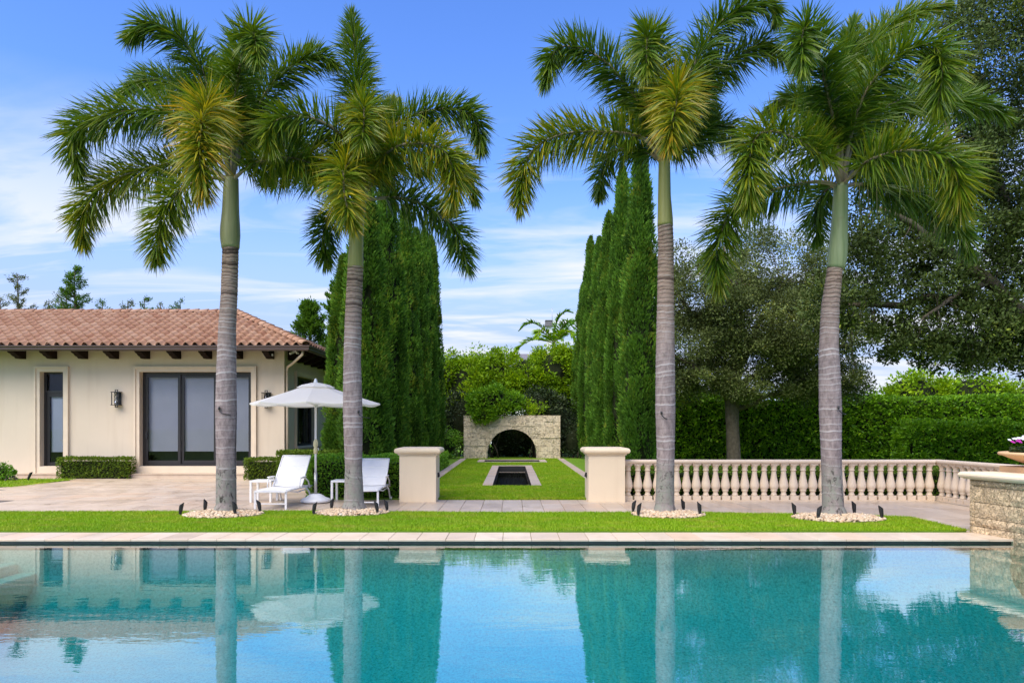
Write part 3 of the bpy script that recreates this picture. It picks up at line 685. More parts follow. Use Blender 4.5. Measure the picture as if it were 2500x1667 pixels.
# side window
wv = H(MB().box(WX - 0.22, WX - 0.12, WN[0], WN[0] + 0.08, WN[2], WN[3]).box(WX - 0.22, WX - 0.12, WN[1] - 0.08, WN[1], WN[2], WN[3]).box(WX - 0.22, WX - 0.12, WN[0] + 0.08, WN[1] - 0.08, WN[3] - 0.08, WN[3])
       .box(WX - 0.22, WX - 0.12, WN[0] + 0.08, WN[1] - 0.08, WN[2], WN[2] + 0.08), 'side_window', M['bronze'])
for k in range(3):
    ya = WN[0] + 0.08 + k * (WN[1] - WN[0] - 0.16) / 3; yb = ya + (WN[1] - WN[0] - 0.16) / 3
    H(MB().box(WX - 0.20, WX - 0.14, ya + 0.001, ya + 0.05, WN[2] + 0.081, WN[3] - 0.081).box(WX - 0.20, WX - 0.14, yb - 0.05, yb - 0.001, WN[2] + 0.081, WN[3] - 0.081), 'window_sash', M['bronze'], wv)
    H(MB().box(WX - 0.175, WX - 0.17, ya + 0.05, yb - 0.05, WN[2] + 0.081, WN[3] - 0.081), 'pane', M['glass'], wv)
    H(MB().box(WX - 0.275, WX - 0.27, ya + 0.16, yb - 0.16, WN[2] + 0.28, WN[3] - 0.2), 'roller_shade', M['shade'], wv)
m = MB()
for (o, d_, w2) in ((0.0, 0.05, 0.14), (0.10, 0.08, 0.055)):
    a, b, t = WN[0] - o, WN[1] + o, WN[3] + o
    m.box(WX - 0.02, WX + d_, a - w2, a, WN[2], t + w2).box(WX - 0.02, WX + d_, b, b + w2, WN[2], t + w2).box(WX - 0.02, WX + d_, a, b, t + 0.001, t + w2 - 0.001)
H(m, 'window_surround', M['trim'])
H(MB().box(WX - 0.02, WX + 0.10, WN[0] - 0.16, WN[1] + 0.16, WN[2] - 0.06, WN[2] - 0.002), 'window_ledge', M['trim'])
H(MB().prism([(WX - 0.01, WN[2] - 0.062), (WX + 0.17, WN[2] - 0.062), (WX + 0.17, WN[2] - 0.11), (WX + 0.13, WN[2] - 0.15), (WX + 0.10, WN[2] - 0.21), (WX + 0.06, WN[2] - 0.24), (WX - 0.01, WN[2] - 0.24)], 'y', WN[0] - 0.22, WN[1] + 0.22), 'window_sill', M['sill'])
# eaves: soffit, corbels, gutter
RX = EX - HALF; RY = EY + HALF               # ridge end
m = MB(); m.add([(-30, EY + 0.04, 3.985), (EX - 0.04, EY + 0.04, 3.985), (EX - 0.04, WB + EO, 3.985), (-30, WB + EO, 3.985)], [(0, 1, 2, 3)]); H(m, 'soffit', M['wood'], fix=False)
prof = [(0, 0.0), (-0.62, 0.0), (-0.62, -0.07), (-0.58, -0.09), (-0.56, -0.12), (-0.46, -0.145), (-0.38, -0.20), (-0.28, -0.225), (-0.22, -0.27), (0, -0.27)]
cm = MB().prism(prof, 'x', -0.095, 0.095).mesh('eave_bracket', M['wood'])
for k in range(18):
    x = -7.55 - 0.972 * k; o = inst('eave_bracket', cm, house, Vector((x, WY - 0.001, 3.97)) - house.location)
for k in range(6):
    o = inst('eave_bracket', cm, house, Vector((WX + 0.001, WY + 0.45 + 0.85 * k, 3.97)) - house.location, (0, 0, R(90)))
gp = [(0.0, 0.0), (0.0, -0.145), (-0.09, -0.145), (-0.115, -0.11), (-0.115, -0.06), (-0.145, -0.025), (-0.145, 0.012), (-0.13, 0.012)]
m = MB(); V = []
n = len(gp)                                  # mitred run along the front and the right side
for p, z in gp: V.append((-30, EY + p, EZ + 0.0 + z))
for p, z in gp: V.append((EX - p, EY + p, EZ + z))
for p, z in gp: V.append((EX - p, WB + EO, EZ + z))
F = []
for s2 in range(2):
    for i in range(n): F.append((s2 * n + i, s2 * n + (i + 1) % n, (s2 + 1) * n + (i + 1) % n, (s2 + 1) * n + i))
m.add(V, F); H(m, 'gutter', M['gutter'])
dp = [(EX - 0.10, EY + 0.05, 3.86), (EX - 0.12, EY + 0.06, 3.76), (EX - 0.28, EY + 0.20, 3.66), (WX + 0.30, WY - 0.16, 3.54), (WX + 0.10, WY + 0.02, 3.46), (WX + 0.06, WY + 0.10, 3.34), (WX + 0.06, WY + 0.10, 2.0), (WX + 0.06, WY + 0.10, 0.05)]
H(MB().tube(dp, 0.042, 10), 'downspout', M['spoutc'])
for (x, y, z) in ((WX - 0.42, WY - 0.12, 3.80), (WX + 0.42, WY - 0.25, 3.84)):
    H(MB().box(x - 0.06, x + 0.06, y - 0.05, y + 0.08, z + 0.06, z + 0.13, 0.01).bar((x - 0.03, y - 0.02, z + 0.06), (x - 0.13, y - 0.12, z - 0.01), 0.06).bar((x + 0.04, y - 0.02, z + 0.06), (x + 0.12, y - 0.12, z), 0.06), 'security_light', M['white'])
# roof
roof = H(MB().add([(-30, EY, EZ), (EX, EY, EZ), (RX, RY, RZ), (-30, RY, RZ)], [(0, 1, 2, 3)]).add([(EX, EY, EZ), (EX, WB + EO, EZ), (RX, RY, RZ)], [(0, 1, 2)])
         .add([(EX, WB + EO, EZ), (-30, WB + EO, EZ), (-30, RY, RZ), (RX, RY, RZ)], [(0, 1, 2, 3)]), 'roof', M['deck'], fix=False)
SL = math.hypot(HALF, RZ - EZ); PITCH = math.atan2(RZ - EZ, HALF)
TW, TE = 0.276, SL / 12.0
def tile_arrays():
    us = np.linspace(0, 1, 10); z = np.where(us < 0.62, 0.092 * np.sin(PI * us / 0.62), -0.024 * np.sin(PI * (us - 0.62) / 0.38)) + 0.028
    x = us * (TW + 0.012) - TW / 2; Ln = TE + 0.06
    A = np.stack([x, np.full(10, -0.02), z + 0.036], 1); B = np.stack([x, np.full(10, Ln), z - 0.012], 1); C2 = np.stack([x, np.full(10, -0.02), z + 0.004], 1)
    V = np.concatenate([A, B, C2]); F = []
    for i in range(9): F.append((i, i + 1, 11 + i, 10 + i)); F.append((20 + i, 21 + i, i + 1, i))
    return V, np.array(F)
tv, tf = tile_arrays()
tile_me = mesh_np('roof_tile', tv, [tf], M['tile'], None, False)
spots = []
ncol = int((EX + 19.2) / TW)
for r_ in range(12):
    yy = EY + 0.02 + r_ * TE * math.cos(PITCH); zz_ = EZ + 0.005 + r_ * TE * math.sin(PITCH)
    for k in range(ncol):
        x = EX - 0.10 - (k + 0.5) * TW
        if (EX - x) < (yy - EY) + 0.14: continue
        spots.append(((x, yy, zz_), (PITCH, 0, 0), 0))
    for k in range(int((WB + EO - EY) / TW)):
        y = EY + 0.08 + (k + 0.5) * TW; dist = r_ * TE * math.cos(PITCH) + 0.02
        if y - EY < dist + 0.14 or (WB + EO) - y < dist + 0.05: continue
        spots.append(((EX - dist, y, zz_), (PITCH, 0, R(90)), 1))
def tkey(s): return (s[2], s[0][1] * 0.3 - s[0][0] * 0 if -15.6 < s[0][0] else 99)
spots.sort(key=tkey)
from mathutils import Euler
jv, jf, jt = [], [], []; rr = random.Random(12)
for i, (p, e, sd_) in enumerate(spots):
    e2 = (e[0] + rr.uniform(-0.012, 0.012), rr.uniform(-0.02, 0.02), e[2] + rr.uniform(-0.012, 0.012))
    if i < 300: inst('roof_tile', tile_me, roof, p, e2)
    else:
        rot = np.array(Euler(e2).to_matrix()); jf.append(tf + len(tv) * len(jv)); jv.append(tv @ rot.T + np.array(p)); jt.append(np.full(len(tv), rr.random()))
tag(inst('roof_tiles_beyond', mesh_np('roof_tiles_beyond', np.concatenate(jv), [np.concatenate(jf)], M['tile_j'], np.concatenate(jt)), roof), kind='stuff')
def cap_mesh():
    V = []; F = []; n = 9; Ln = 0.40
    for (y, s2, up) in ((-0.02, 1.06, 0.03), (Ln, 0.92, 0.0), (-0.02, 0.93, 0.012)):
        for i in range(n):
            a = PI * i / (n - 1); V.append((-math.cos(a) * 0.135 * s2, y, math.sin(a) * 0.105 * s2 + up))
    for i in range(n - 1): F.append((i, i + 1, n + i + 1, n + i)); F.append((2 * n + i, 2 * n + i + 1, i + 1, i))
    return mesh_np('ridge_tile', np.array(V), [np.array(F)], M['tile'])
cap_me = cap_mesh()
hv = Vector((RX - EX, RY - EY, RZ - EZ)); hl = hv.length; hd = hv.normalized()
for k in range(int(hl / 0.335) + 1):
    p = Vector((EX, EY, EZ + 0.035)) + hd * (0.02 + k * 0.335)
    inst('ridge_tile', cap_me, roof, p, (math.asin(hd.z), 0, R(45)))
hv2 = Vector((RX - EX, RY - (WB + EO), RZ - EZ)); hd2 = hv2.normalized()
for k in range(int(hl / 0.335) + 1):
    inst('ridge_tile', cap_me, roof, Vector((EX, WB + EO, EZ + 0.035)) + hd2 * (0.02 + k * 0.335), (math.asin(hd2.z), 0, R(135)))
for k in range(28): inst('ridge_tile', cap_me, roof, (RX + 0.05 - k * 0.335, RY, RZ + 0.01 + rr.uniform(-0.006, 0.006)), (rr.uniform(-.02, .02), 0, R(90)))
# neighbouring wing whose hip end just shows at the left edge
# wall lanterns
def lantern(x, z, label):
    t = thing('wall_lantern', label, 'lantern', (x, WY, z), group='black lanterns on the pool house wall')
    MB().box(-0.07, 0.07, -0.018, -0.002, -0.20, 0.20, 0.004).build('back_plate', M['black'], t)
    f = MB()
    for sx in (-0.10, 0.10):
        for y in (-0.22, -0.05): f.box(sx - 0.010, sx + 0.010, y - 0.01, y + 0.01, -0.19, 0.19)
    for z0 in (-0.21, 0.19): f.box(-0.125, 0.125, -0.245, -0.03, z0, z0 + 0.02)
    for s2 in (-1, 1):
        f.box(-0.045, -0.030, -0.15, -0.12, s2 * 0.235 - 0.024, s2 * 0.235 + 0.024); f.box(0.030, 0.045, -0.15, -0.12, s2 * 0.235 - 0.024, s2 * 0.235 + 0.024)
        f.box(-0.045, 0.045, -0.15, -0.12, s2 * 0.268 - 0.010, s2 * 0.268 + 0.010)
    f.box(-0.03, 0.03, -0.05, -0.018, 0.02, 0.06)
    f.build('cage', M['black'], t)
    MB().lathe([(0.055, -0.15), (0.055, 0.13)], 12, (0, -0.135, 0)).build('glass_cylinder', M['glass_clear'], t)
    MB().lathe([(0.02, -0.188), (0.02, -0.06), (0.008, -0.03)], 10, (0, -0.135, 0)).build('candle_lamp', M['plastic'], t)
lantern(-12.33, 2.46, 'black open cage wall lantern between the narrow door and the sliding doors')
lantern(-7.66, 2.44, 'black cage wall lantern by the house corner, partly behind the white parasol')

# ---------------------------------------------------------------- gate pillars and balustrade
def pillar(name, xc, label, side):
    t = thing(name, label, 'pillar', (xc, 15.0, 0)); w = 0.385
    MB().box(-w, w, 0, 0.74, -0.012, 0.985, 0.006).build('shaft', M['pillar'], t)
    m = MB()
    def rr_ring(o, z): return [(-w - o, -o, z), (w + o, -o, z), (w + o, 0.74 + o, z), (-w - o, 0.74 + o, z)]
    prof = [(0.012, 0.986), (0.030, 0.990), (0.034, 1.018), (0.060, 1.024), (0.082, 1.036), (0.096, 1.06), (0.098, 1.085), (0.088, 1.112), (0.066, 1.132), (0.03, 1.141), (-0.05, 1.146)]
    V = []; 
    for o, z in prof: V += rr_ring(o, z)
    F = [(3, 2, 1, 0), tuple(range(len(V) - 4, len(V)))]
    for k in range(len(prof) - 1):
        for i in range(4): F.append((k * 4 + i, k * 4 + (i + 1) % 4, k * 4 + 4 + (i + 1) % 4, k * 4 + 4 + i))
    m.add(V, F); m.build('cap', M['pillar'], t)
    MB().box(side * w, side * (w + 0.025), 0.30, 0.40, 0.50, 0.60).prism([(side * (w + 0.025), 0.50), (side * (w + 0.05), 0.52), (side * (w + 0.03), 0.60)], 'y', 0.31, 0.39).build('niche_lamp', M['black'], t)
pillar('gate_pillar', -1.99, 'cream stucco pillar with rounded cap beside the white loungers', 1)
pillar('gate_pillar', 2.0, 'cream stucco pillar with rounded cap where the balustrade starts', -1)

bal_prof = [(0.060, 0.09), (0.064, 0.105), (0.058, 0.12), (0.050, 0.13), (0.046, 0.165), (0.052, 0.178), (0.066, 0.190), (0.068, 0.200), (0.062, 0.212), (0.060, 0.216), (0.083, 0.245), (0.093, 0.28), (0.094, 0.31), (0.088, 0.35), (0.076, 0.41), (0.063, 0.47), (0.052, 0.54), (0.047, 0.60), (0.047, 0.622), (0.060, 0.627), (0.062, 0.64), (0.055, 0.652), (0.050, 0.665), (0.056, 0.70), (0.072, 0.732), (0.080, 0.745)]
bm_ = MB().lathe([(r_ * 1.06, z) for r_, z in bal_prof], 20); bm_.box(-0.085, 0.085, -0.085, 0.085, 0.0, 0.088, 0.004); bm_.box(-0.086, 0.086, -0.086, 0.086, 0.746, 0.776, 0.003)
bal_me = bm_.mesh('baluster', M['cast'])
def balustrade(name, label, P0, P1, spacing, off=0.0, nb=None):
    P0 = Vector(P0); P1 = Vector(P1); L_ = (P1 - P0).length; ang = math.atan2(P1.y - P0.y, P1.x - P0.x)
    t = thing(name, label, 'balustrade', (P0.x, P0.y, 0), ang)
    n = nb or int(L_ / spacing)
    for k in range(n):
        x = off + (k + 0.5) * spacing
        if x > L_ - 0.05 and not nb: break
        inst('baluster', bal_me, t, (x, 0, 0.016), (0, 0, rr.uniform(-0.03, 0.03)))
    rp = [(-0.10, 0.793), (0.10, 0.793), (0.105, 0.81), (0.125, 0.818), (0.132, 0.84), (0.125, 0.866), (0.10, 0.876), (-0.10, 0.876), (-0.125, 0.866), (-0.132, 0.84), (-0.125, 0.818), (-0.105, 0.81)]
    a = 0.0
    while a < L_ - 0.01:
        b = min(a + 1.07, L_)
        if L_ - b < 0.3: b = L_
        MB().prism(rp, 'x', a + 0.0015, b - 0.0015).build('rail', M['cast'], t); a = b
    MB().box(-0.0, L_, -0.11, 0.11, -0.012, 0.016).build('base_rail', M['cast'], t)
    return t
balustrade('balustrade', 'cream cast stone balustrade running right from the gate pillar', (2.40, 15.34, 0), (9.065, 15.34, 0), 0.2095, 0.0, 32)
balustrade('balustrade', 'short return of the stone balustrade running back towards the pool planter', (9.20, 15.47, 0), (9.55, 11.2, 0), 0.2095, 0.13)

# ---------------------------------------------------------------- coral stone planter at the right, urn with flowers
pl = thing('stone_planter', 'coral stone planter wall with thick rounded cap at the pool corner', 'planter wall', (6.95, 10.8, 0))
A = np.array([6.95, 10.80]); Bp = np.array([side_of_planter(7.0), 7.0])
dirv = (Bp - A) / np.linalg.norm(Bp - A); nrm = np.array([dirv[1], -dirv[0]]); nrm = -nrm if nrm[0] > 0 else nrm     # outward (towards -x)
inn = 0.05
c1, c2 = A - nrm * inn, Bp - nrm * inn
m = MB().prism([(c1[0] + 0.02, c1[1] - 0.05), (c2[0], c2[1] + 0.03), (9.55, 7.03), (9.55, 10.75)], 'z', -1.5, 0.80); m.build('mortar_core', M['mortar'], pl, -Vector((6.95, 10.8, 0)))
ang = math.atan2(dirv[1], dirv[0]); LenP = float(np.linalg.norm(Bp - A))
def block_mesh(rr, L_, h, th=0.16):
    """A hewn block: grid front with an uneven face, rounded edges."""
    nx, nz = max(3, int(L_ / 0.07)), max(3, int(h / 0.06)); V = []; F = []
    for j in range(nz + 1):
        for i in range(nx + 1):
            e = (i in (0, nx)) or (j in (0, nz)); d = 0.0 if e else 0.012 + rr.uniform(0, 0.016)
            V.append((L_ * i / nx + (0 if i in (0, nx) else rr.uniform(-.01, .01)), d, h * j / nz))
    for j in range(nz):
        for i in range(nx):
            k = j * (nx + 1) + i; F.append((k, k + 1, k + nx + 2, k + nx + 1))
    b = len(V); V += [(0, -th, 0), (L_, -th, 0), (L_, -th, h), (0, -th, h)]
    c = (0, nx, (nx + 1) * (nz + 1) - 1, (nx + 1) * nz)
    F += [tuple(range(0, nx + 1)) + (b + 1, b), tuple((nx + 1) * nz + i for i in range(nx, -1, -1)) + (b + 3, b + 2),
          tuple((nx + 1) * j + nx for j in range(nz + 1)) + (b + 2, b + 1), tuple((nx + 1) * j for j in range(nz, -1, -1)) + (b, b + 3), (b, b + 1, b + 2, b + 3)]
    mb = MB(); mb.add(V, F); return mb
rb = random.Random(31); courses = [-1.2, -0.75, -0.32, -0.10, 0.10, 0.235, 0.46, 0.70, 0.80]
for j in range(len(courses) - 1):
    z0, z1 = courses[j] + 0.004, courses[j + 1] - 0.004; s = 0.0
    while s < LenP - 0.05:
        L_ = rb.choice((0.26, 0.34, 0.42, 0.52)) if s > 0 else (0.09 if j in (4, 5) else rb.choice((0.26, 0.34)))
        e = min(s + L_, LenP)
        if LenP - e < 0.15: e = LenP
        p = A + dirv * (s + 0.003)
        blk = block_mesh(rb, e - s - 0.006, z1 - z0)
        # local x along the wall, local y outward
        rotz = ang; flip = 1
        o = blk.build('coral_block', M['coral'], pl)
        o.rotation_euler = (0, 0, ang)
        if np.dot(np.array([-math.sin(ang), math.cos(ang)]), nrm) < 0:
            for v in o.data.vertices: v.co.y = -v.co.y
            o.data.flip_normals()
        o.location = Vector((p[0], p[1], z0)) - Vector((6.95, 10.8, 0))
        s = e
for k in range(8):                           # end face towards the terrace
    for j in (3, 4, 5, 6):
        z0 = [-0.02, 0.21, 0.41, 0.61][j - 3]; z1 = [0.205, 0.405, 0.605, 0.80][j - 3]
        MB().box(7.0 + k * 0.32, 7.0 + (k + 1) * 0.32 - 0.006, 10.735, 10.79 + rb.uniform(0, 0.012), z0, z1, 0.006).build('coral_block', M['coral'], pl, -Vector((6.95, 10.8, 0)))
# cap: bullnose slab
def off_poly(o):
    a = A + nrm * o - dirv * o; b = Bp + nrm * o + dirv * o
    return [(a[0], a[1]), (b[0], b[1]), (9.6 + o, 7.0 - o), (9.6 + o, 10.80 + o)]
m = MB(); V = []; prof = [(0.0, 0.80), (0.055, 0.803), (0.06, 0.815), (0.085, 0.822), (0.105, 0.84), (0.112, 0.862), (0.105, 0.886), (0.085, 0.903), (0.05, 0.912), (-0.1, 0.914)]
for o, z in prof: V += [(x, y, z) for x, y in off_poly(o)]
F = [(3, 2, 1, 0), tuple(range(len(V) - 4, len(V)))]
for k in range(len(prof) - 1):
    for i in range(4): F.append((k * 4 + i, k * 4 + (i + 1) % 4, k * 4 + 4 + (i + 1) % 4, k * 4 + 4 + i))
m.add(V, F); m.build('cap', M['cast'], pl, -Vector((6.95, 10.8, 0)))

UX, UY, UZ = 7.87, 10.45, 0.914
ur = thing('flower_urn', 'wide shallow tan bowl of flowers on the planter cap', 'planter bowl', (UX, UY, UZ))
MB().box(-0.42, 0.42, -0.42, 0.42, 0.0, 0.085, 0.005).build('plinth', M['terracotta'], ur)
MB().lathe([(0.16, 0.086), (0.20, 0.10), (0.30, 0.135), (0.46, 0.205), (0.545, 0.245), (0.56, 0.252), (0.595, 0.255), (0.61, 0.268), (0.612, 0.285), (0.60, 0.298), (0.57, 0.303), (0.53, 0.298), (0.50, 0.26)], 48).build('bowl', M['terracotta'], ur)
MB().lathe([(0.50, 0.255), (0.3, 0.275), (0.02, 0.28)], 32).build('bowl_soil', M['soil'], ur)
r = np.random.default_rng(77)
n = 1500; a_ = r.uniform(0, 2 * PI, n); q = np.sqrt(r.uniform(0, 1, n)) * 0.44; C = np.stack([q * np.cos(a_), q * np.sin(a_), 0.27 + r.uniform(0, 0.13, n) * (1 - q)], 1)
V, F, T = leaf_cards(C, np.stack([np.cos(a_), np.sin(a_), r.uniform(0.1, 1.2, n)], 1), 0.055, 0.03, r, r.random(n))
def m_petal(name, c): return m_plain(name, c, 0.6, 0.12, 30)
pot = thing('bedding_flowers', 'white and magenta flowers with dark leaves growing in the tan bowl', 'flowers', (UX, UY, UZ))
inst('leaves', mesh_np('leaves', V, [F], M['darkshrub'], T), pot)
for nm, colr, cnt in (('white_bloom', (0.82, 0.82, 0.86), 42), ('magenta_bloom', (0.42, 0.01, 0.30), 40)):
    for k in range(cnt):
        a0 = r.uniform(0, 2 * PI); q0 = 0.46 * math.sqrt(r.uniform(0.02, 1)); mb = MB()
        if k == 0: mt = m_petal(nm, colr)
        cx, cy, cz = q0 * math.cos(a0), q0 * math.sin(a0), 0.33 + 0.17 * (1 - q0) + r.uniform(0, 0.03) + (0.05 if nm[0] == 'w' else 0)
        tx, ty = r.normal(0, 0.35), -0.6 + r.normal(0, 0.4)
        for p_ in range(5):
            b0 = 2 * PI * p_ / 5; rad = 0.028
            def PT(rr_, bb, lift):
                x, y, z = rr_ * math.cos(bb), rr_ * math.sin(bb), lift
                return (cx + x, cy + y * 0.8 - z * 0.5, cz + z + y * 0.55)
            mb.add([PT(0.002, b0, 0), PT(rad * 0.7, b0 - 0.55, 0.006), PT(rad, b0 - 0.2, 0.004), PT(rad, b0 + 0.2, 0.004), PT(rad * 0.7, b0 + 0.55, 0.006)], [(0, 1, 2, 3, 4)])
        mb.build(nm, mt, pot, fix=False)

# ---------------------------------------------------------------- coral arch at the end of the garden
AY = 35.0
ar = thing('stone_arch', 'low coral stone wall with a half round arch at the end of the lawn', 'arch', (0, AY, 0))
R0, ZS = 1.205, 0.24
def arch_z(x): return ZS + math.sqrt(max(0, R0 * R0 - x * x)) if abs(x) < R0 else -0.1
ra = random.Random(8); zc = [-0.05, 0.36, 0.62, 1.02, 1.24, 1.60, 1.82, 2.10]; depth = 0.62
# solid core, slightly back from the faces
xs_ = sorted(set(list(np.linspace(-2.36, 2.36, 41)) + [-R0, R0]))
m = MB()
for i in range(len(xs_) - 1):
    a, b = xs_[i], xs_[i + 1]; za, zb_ = arch_z(a + 1e-6) if abs((a + b) / 2) < R0 else -0.05, arch_z(b - 1e-6) if abs((a + b) / 2) < R0 else -0.05
    za += 0.004; zb_ += 0.004
    m.add([(a, 0.03, za), (b, 0.03, zb_), (b, 0.03, 2.085), (a, 0.03, 2.085), (a, depth, za), (b, depth, zb_), (b, depth, 2.085), (a, depth, 2.085)], [(0, 1, 2, 3), (7, 6, 5, 4), (0, 4, 5, 1), (3, 2, 6, 7)])
m.build('mortar_core', M['mortar_far'], ar, fix=False)
for j in range(len(zc) - 1):
    z0, z1 = zc[j] + 0.004, zc[j + 1] - 0.004; x = -2.38; first = True
    while x < 2.37:
        L_ = ra.choice((0.4, 0.55, 0.7, 0.9)) * (0.6 if first and j % 2 else 1); first = False
        e = min(x + L_, 2.38)
        if 2.38 - e < 0.2: e = 2.38
        if x < 0 < e - 0.05 and arch_z(0) > z0: e = max(0.0, x + 0.1)
        a, b = x + 0.004, e - 0.004; x = e
        N = 12; pts = np.linspace(a, b, N); bot = [min(max(arch_z(p) if abs(p) < R0 else -1, z0), z1) for p in pts]
        keep = [i for i in range(N) if bot[i] < z1 - 0.01]
        if len(keep) < 2: continue
        poly = [(pts[i], bot[i]) for i in keep] + [(pts[keep[-1]], z1), (pts[keep[0]], z1)]
        if len(keep) == N and all(abs(bot[i] - z0) < 1e-6 for i in keep): poly = [(a, z0), (b, z0), (b, z1), (a, z1)]
        d0 = ra.uniform(-0.03, 0.02)
        mb = MB().prism(poly, 'y', d0, 0.10); o = mb.build('coral_block', M['coral_far'], ar)
MB().box(-2.40, 2.40, -0.01, depth + 0.02, 2.101, 2.125).build('coping', M['coral_far'], ar)

# ---------------------------------------------------------------- loungers, tables, parasol
def lounger(name, label, x, y, rz, top=0.95, back_run=0.62):
    """Foot end at local y=0 facing the camera, head towards +y."""
    t = thing(name, label, 'lounger', (x, y, 0), rz, 'white sling loungers by the hedge'); w = 0.30; yb = 0.98
    m = MB()
    for s in (-1, 1):
        m.tube([(s * w, 0.0, 0.335), (s * w, 0.35, 0.345), (s * w, 0.75, 0.34), (s * w, 1.25, 0.33), (s * w, 1.62, 0.32)], 0.019, 8)
        m.tube([(s * (w - 0.01), 0.28, 0.32), (s * (w - 0.01), 0.75, 0.265), (s * (w - 0.01), 1.30, 0.28)], 0.012, 8)
    m.bar((-w, 0.0, 0.335), (w, 0.0, 0.335), 0.03); m.bar((-w, 1.60, 0.32), (w, 1.60, 0.32), 0.03)
    m.build('frame', M['white'], t)
    for s in (-1, 1):
        MB().bar((s * w, 0.02, 0.0), (s * w, 0.02, 0.335), 0.038, 0.028, (0, 1, 0)).build('leg', M['white'], t)
        MB().tube([(s * w, 1.22, 0.33), (s * (w + 0.015), 1.40, 0.22), (s * (w + 0.02), 1.52, 0.05), (s * (w + 0.02), 1.54, 0.012)], 0.017, 8).build('leg', M['white'], t)
        a = MB(); a.tube([(s * (w + 0.03), 0.74, 0.345), (s * (w + 0.03), 0.76, 0.50), (s * (w + 0.03), 0.84, 0.545), (s * (w + 0.035), 1.05, 0.54), (s * (w + 0.035), 1.30, 0.44), (s * (w + 0.03), 1.40, 0.30)], 0.017, 8)
        a.box(s * (w + 0.03) - 0.03, s * (w + 0.03) + 0.03, 0.80, 1.10, 0.550, 0.568, 0.005); a.build('armrest', M['white'], t)
        MB().lathe([(0.034, -0.012), (0.034, 0.012)], 14).build('wheel', M['plastic'], t, (s * (w + 0.045), 1.56, 0.034), (0, R(90), 0))
    MB().bar((-w, 0.02, 0.105), (w, 0.02, 0.105), 0.04, 0.02).build('stretcher', M['white'], t)
    def slab(pts, x0, x1, th, cols=6):
        mb = MB(); V = []; n = len(pts)
        for k in range(cols + 1):
            u = k / cols; xx = x0 + (x1 - x0) * u; sag = -0.012 * math.sin(PI * u)
            for (yy, zz2) in pts: V.append((xx, yy, zz2 + sag))
        b = len(V)
        for k in range(cols + 1):
            u = k / cols; xx = x0 + (x1 - x0) * u; sag = -0.012 * math.sin(PI * u)
            for (yy, zz2) in pts: V.append((xx, yy + th * 0.7, zz2 + sag - th))
        F = []
        for k in range(cols):
            for i in range(n - 1):
                q = k * n + i; F.append((q, q + 1, q + n + 1, q + n)); F.append((b + q, b + q + n, b + q + n + 1, b + q + 1))
        for i in range(n - 1): F.append((i, b + i, b + i + 1, i + 1)); q = cols * n + i; F.append((q, q + 1, b + q + 1, b + q))
        for k in range(cols): q = k * n; F.append((q, q + n, b + q + n, b + q)); q = k * n + n - 1; F.append((q, b + q, b + q + n, q + n))
        mb.add(V, F, False); return mb
    seat = [(0.0, 0.345), (0.06, 0.362), (0.24, 0.366), (0.255, 0.359), (0.27, 0.366), (0.48, 0.365), (0.495, 0.358), (0.51, 0.365), (0.72, 0.362), (0.735, 0.355), (0.75, 0.362), (0.96, 0.358)]
    slab(seat, -w + 0.012, w - 0.012, 0.022).build('seat_sling', M['sling'], t)
    pts = []; H_ = top - 0.37
    for u in (0, 0.04, 0.30, 0.335, 0.37, 0.63, 0.665, 0.70, 0.96, 1.0):
        dip = 0.010 if u in (0.335, 0.665) else 0.0
        pts.append((yb + back_run * u + dip, 0.37 + H_ * u - dip * 0.6))
    slab(pts, -w + 0.012, w - 0.012, 0.022).build('back_sling', M['sling'], t)
    m = MB()
    for s in (-1, 1): m.tube([(s * (w - 0.005), yb - 0.02, 0.355), (s * (w - 0.005), yb + back_run * 0.5, 0.37 + H_ * 0.5 - 0.01), (s * (w - 0.005), yb + back_run, top)], 0.016, 8)
    m.tube([(-w + 0.005, yb + back_run, top), (w - 0.005, yb + back_run, top)], 0.016, 8)
    m.build('back_frame', M['white'], t)
lounger('sun_lounger', 'white sling lounger standing to the left of the parasol base', -4.66, 13.70, R(-1.5), 0.965, 0.58)
lounger('sun_lounger', 'white sling lounger half hidden by a palm trunk, beside the gate pillar', -2.94, 13.97, R(1.5), 0.885, 0.60)
def side_table(label, x, y, w):
    t = thing('side_table', label, 'table', (x, y, 0), 0, 'white square side tables')
    MB().box(0, w, 0, w, 0.415, 0.455, 0.006).build('table_top', M['white'], t)
    for (a, b) in ((0.022, 0.022), (w - 0.022, 0.022), (0.022, w - 0.022), (w - 0.022, w - 0.022)):
        MB().box(a - 0.022, a + 0.022, b - 0.022, b + 0.022, 0, 0.414).build('leg', M['white'], t)
side_table('white square side table at the far left, beside the left lounger', -5.52, 14.95, 0.46)
side_table('white square side table between the parasol base and the second palm trunk', -3.82, 14.98, 0.46)

UXp, UYp = -4.12, 14.92
um = thing('parasol', 'white octagonal market parasol on a pole between the loungers', 'parasol', (UXp, UYp, 0), R(8))
MB().lathe([(0.285, 0.012), (0.305, 0.02), (0.308, 0.05), (0.295, 0.075), (0.25, 0.098), (0.21, 0.11), (0.15, 0.155), (0.105, 0.18), (0.07, 0.188), (0.05, 0.188)], 36).build('base', M['plastic'], um)
MB().lathe([(0.031, 0.186), (0.031, 0.63)], 16).build('base_sleeve', M['alu'], um)
MB().lathe([(0.0225, 0.60), (0.0225, 2.42)], 16).build('pole', M['white'], um)
MB().lathe([(0.026, 1.02), (0.04, 1.03), (0.041, 1.13), (0.030, 1.15), (0.040, 1.17), (0.050, 1.21), (0.045, 1.28), (0.026, 1.32)], 16).build('crank_housing', M['yellowed'], um)
MB().bar((0.03, -0.03, 1.14), (0.07, -0.08, 1.14), 0.014).bar((0.07, -0.08, 1.14), (0.07, -0.08, 1.09), 0.016).build('crank_handle', M['alu'], um)
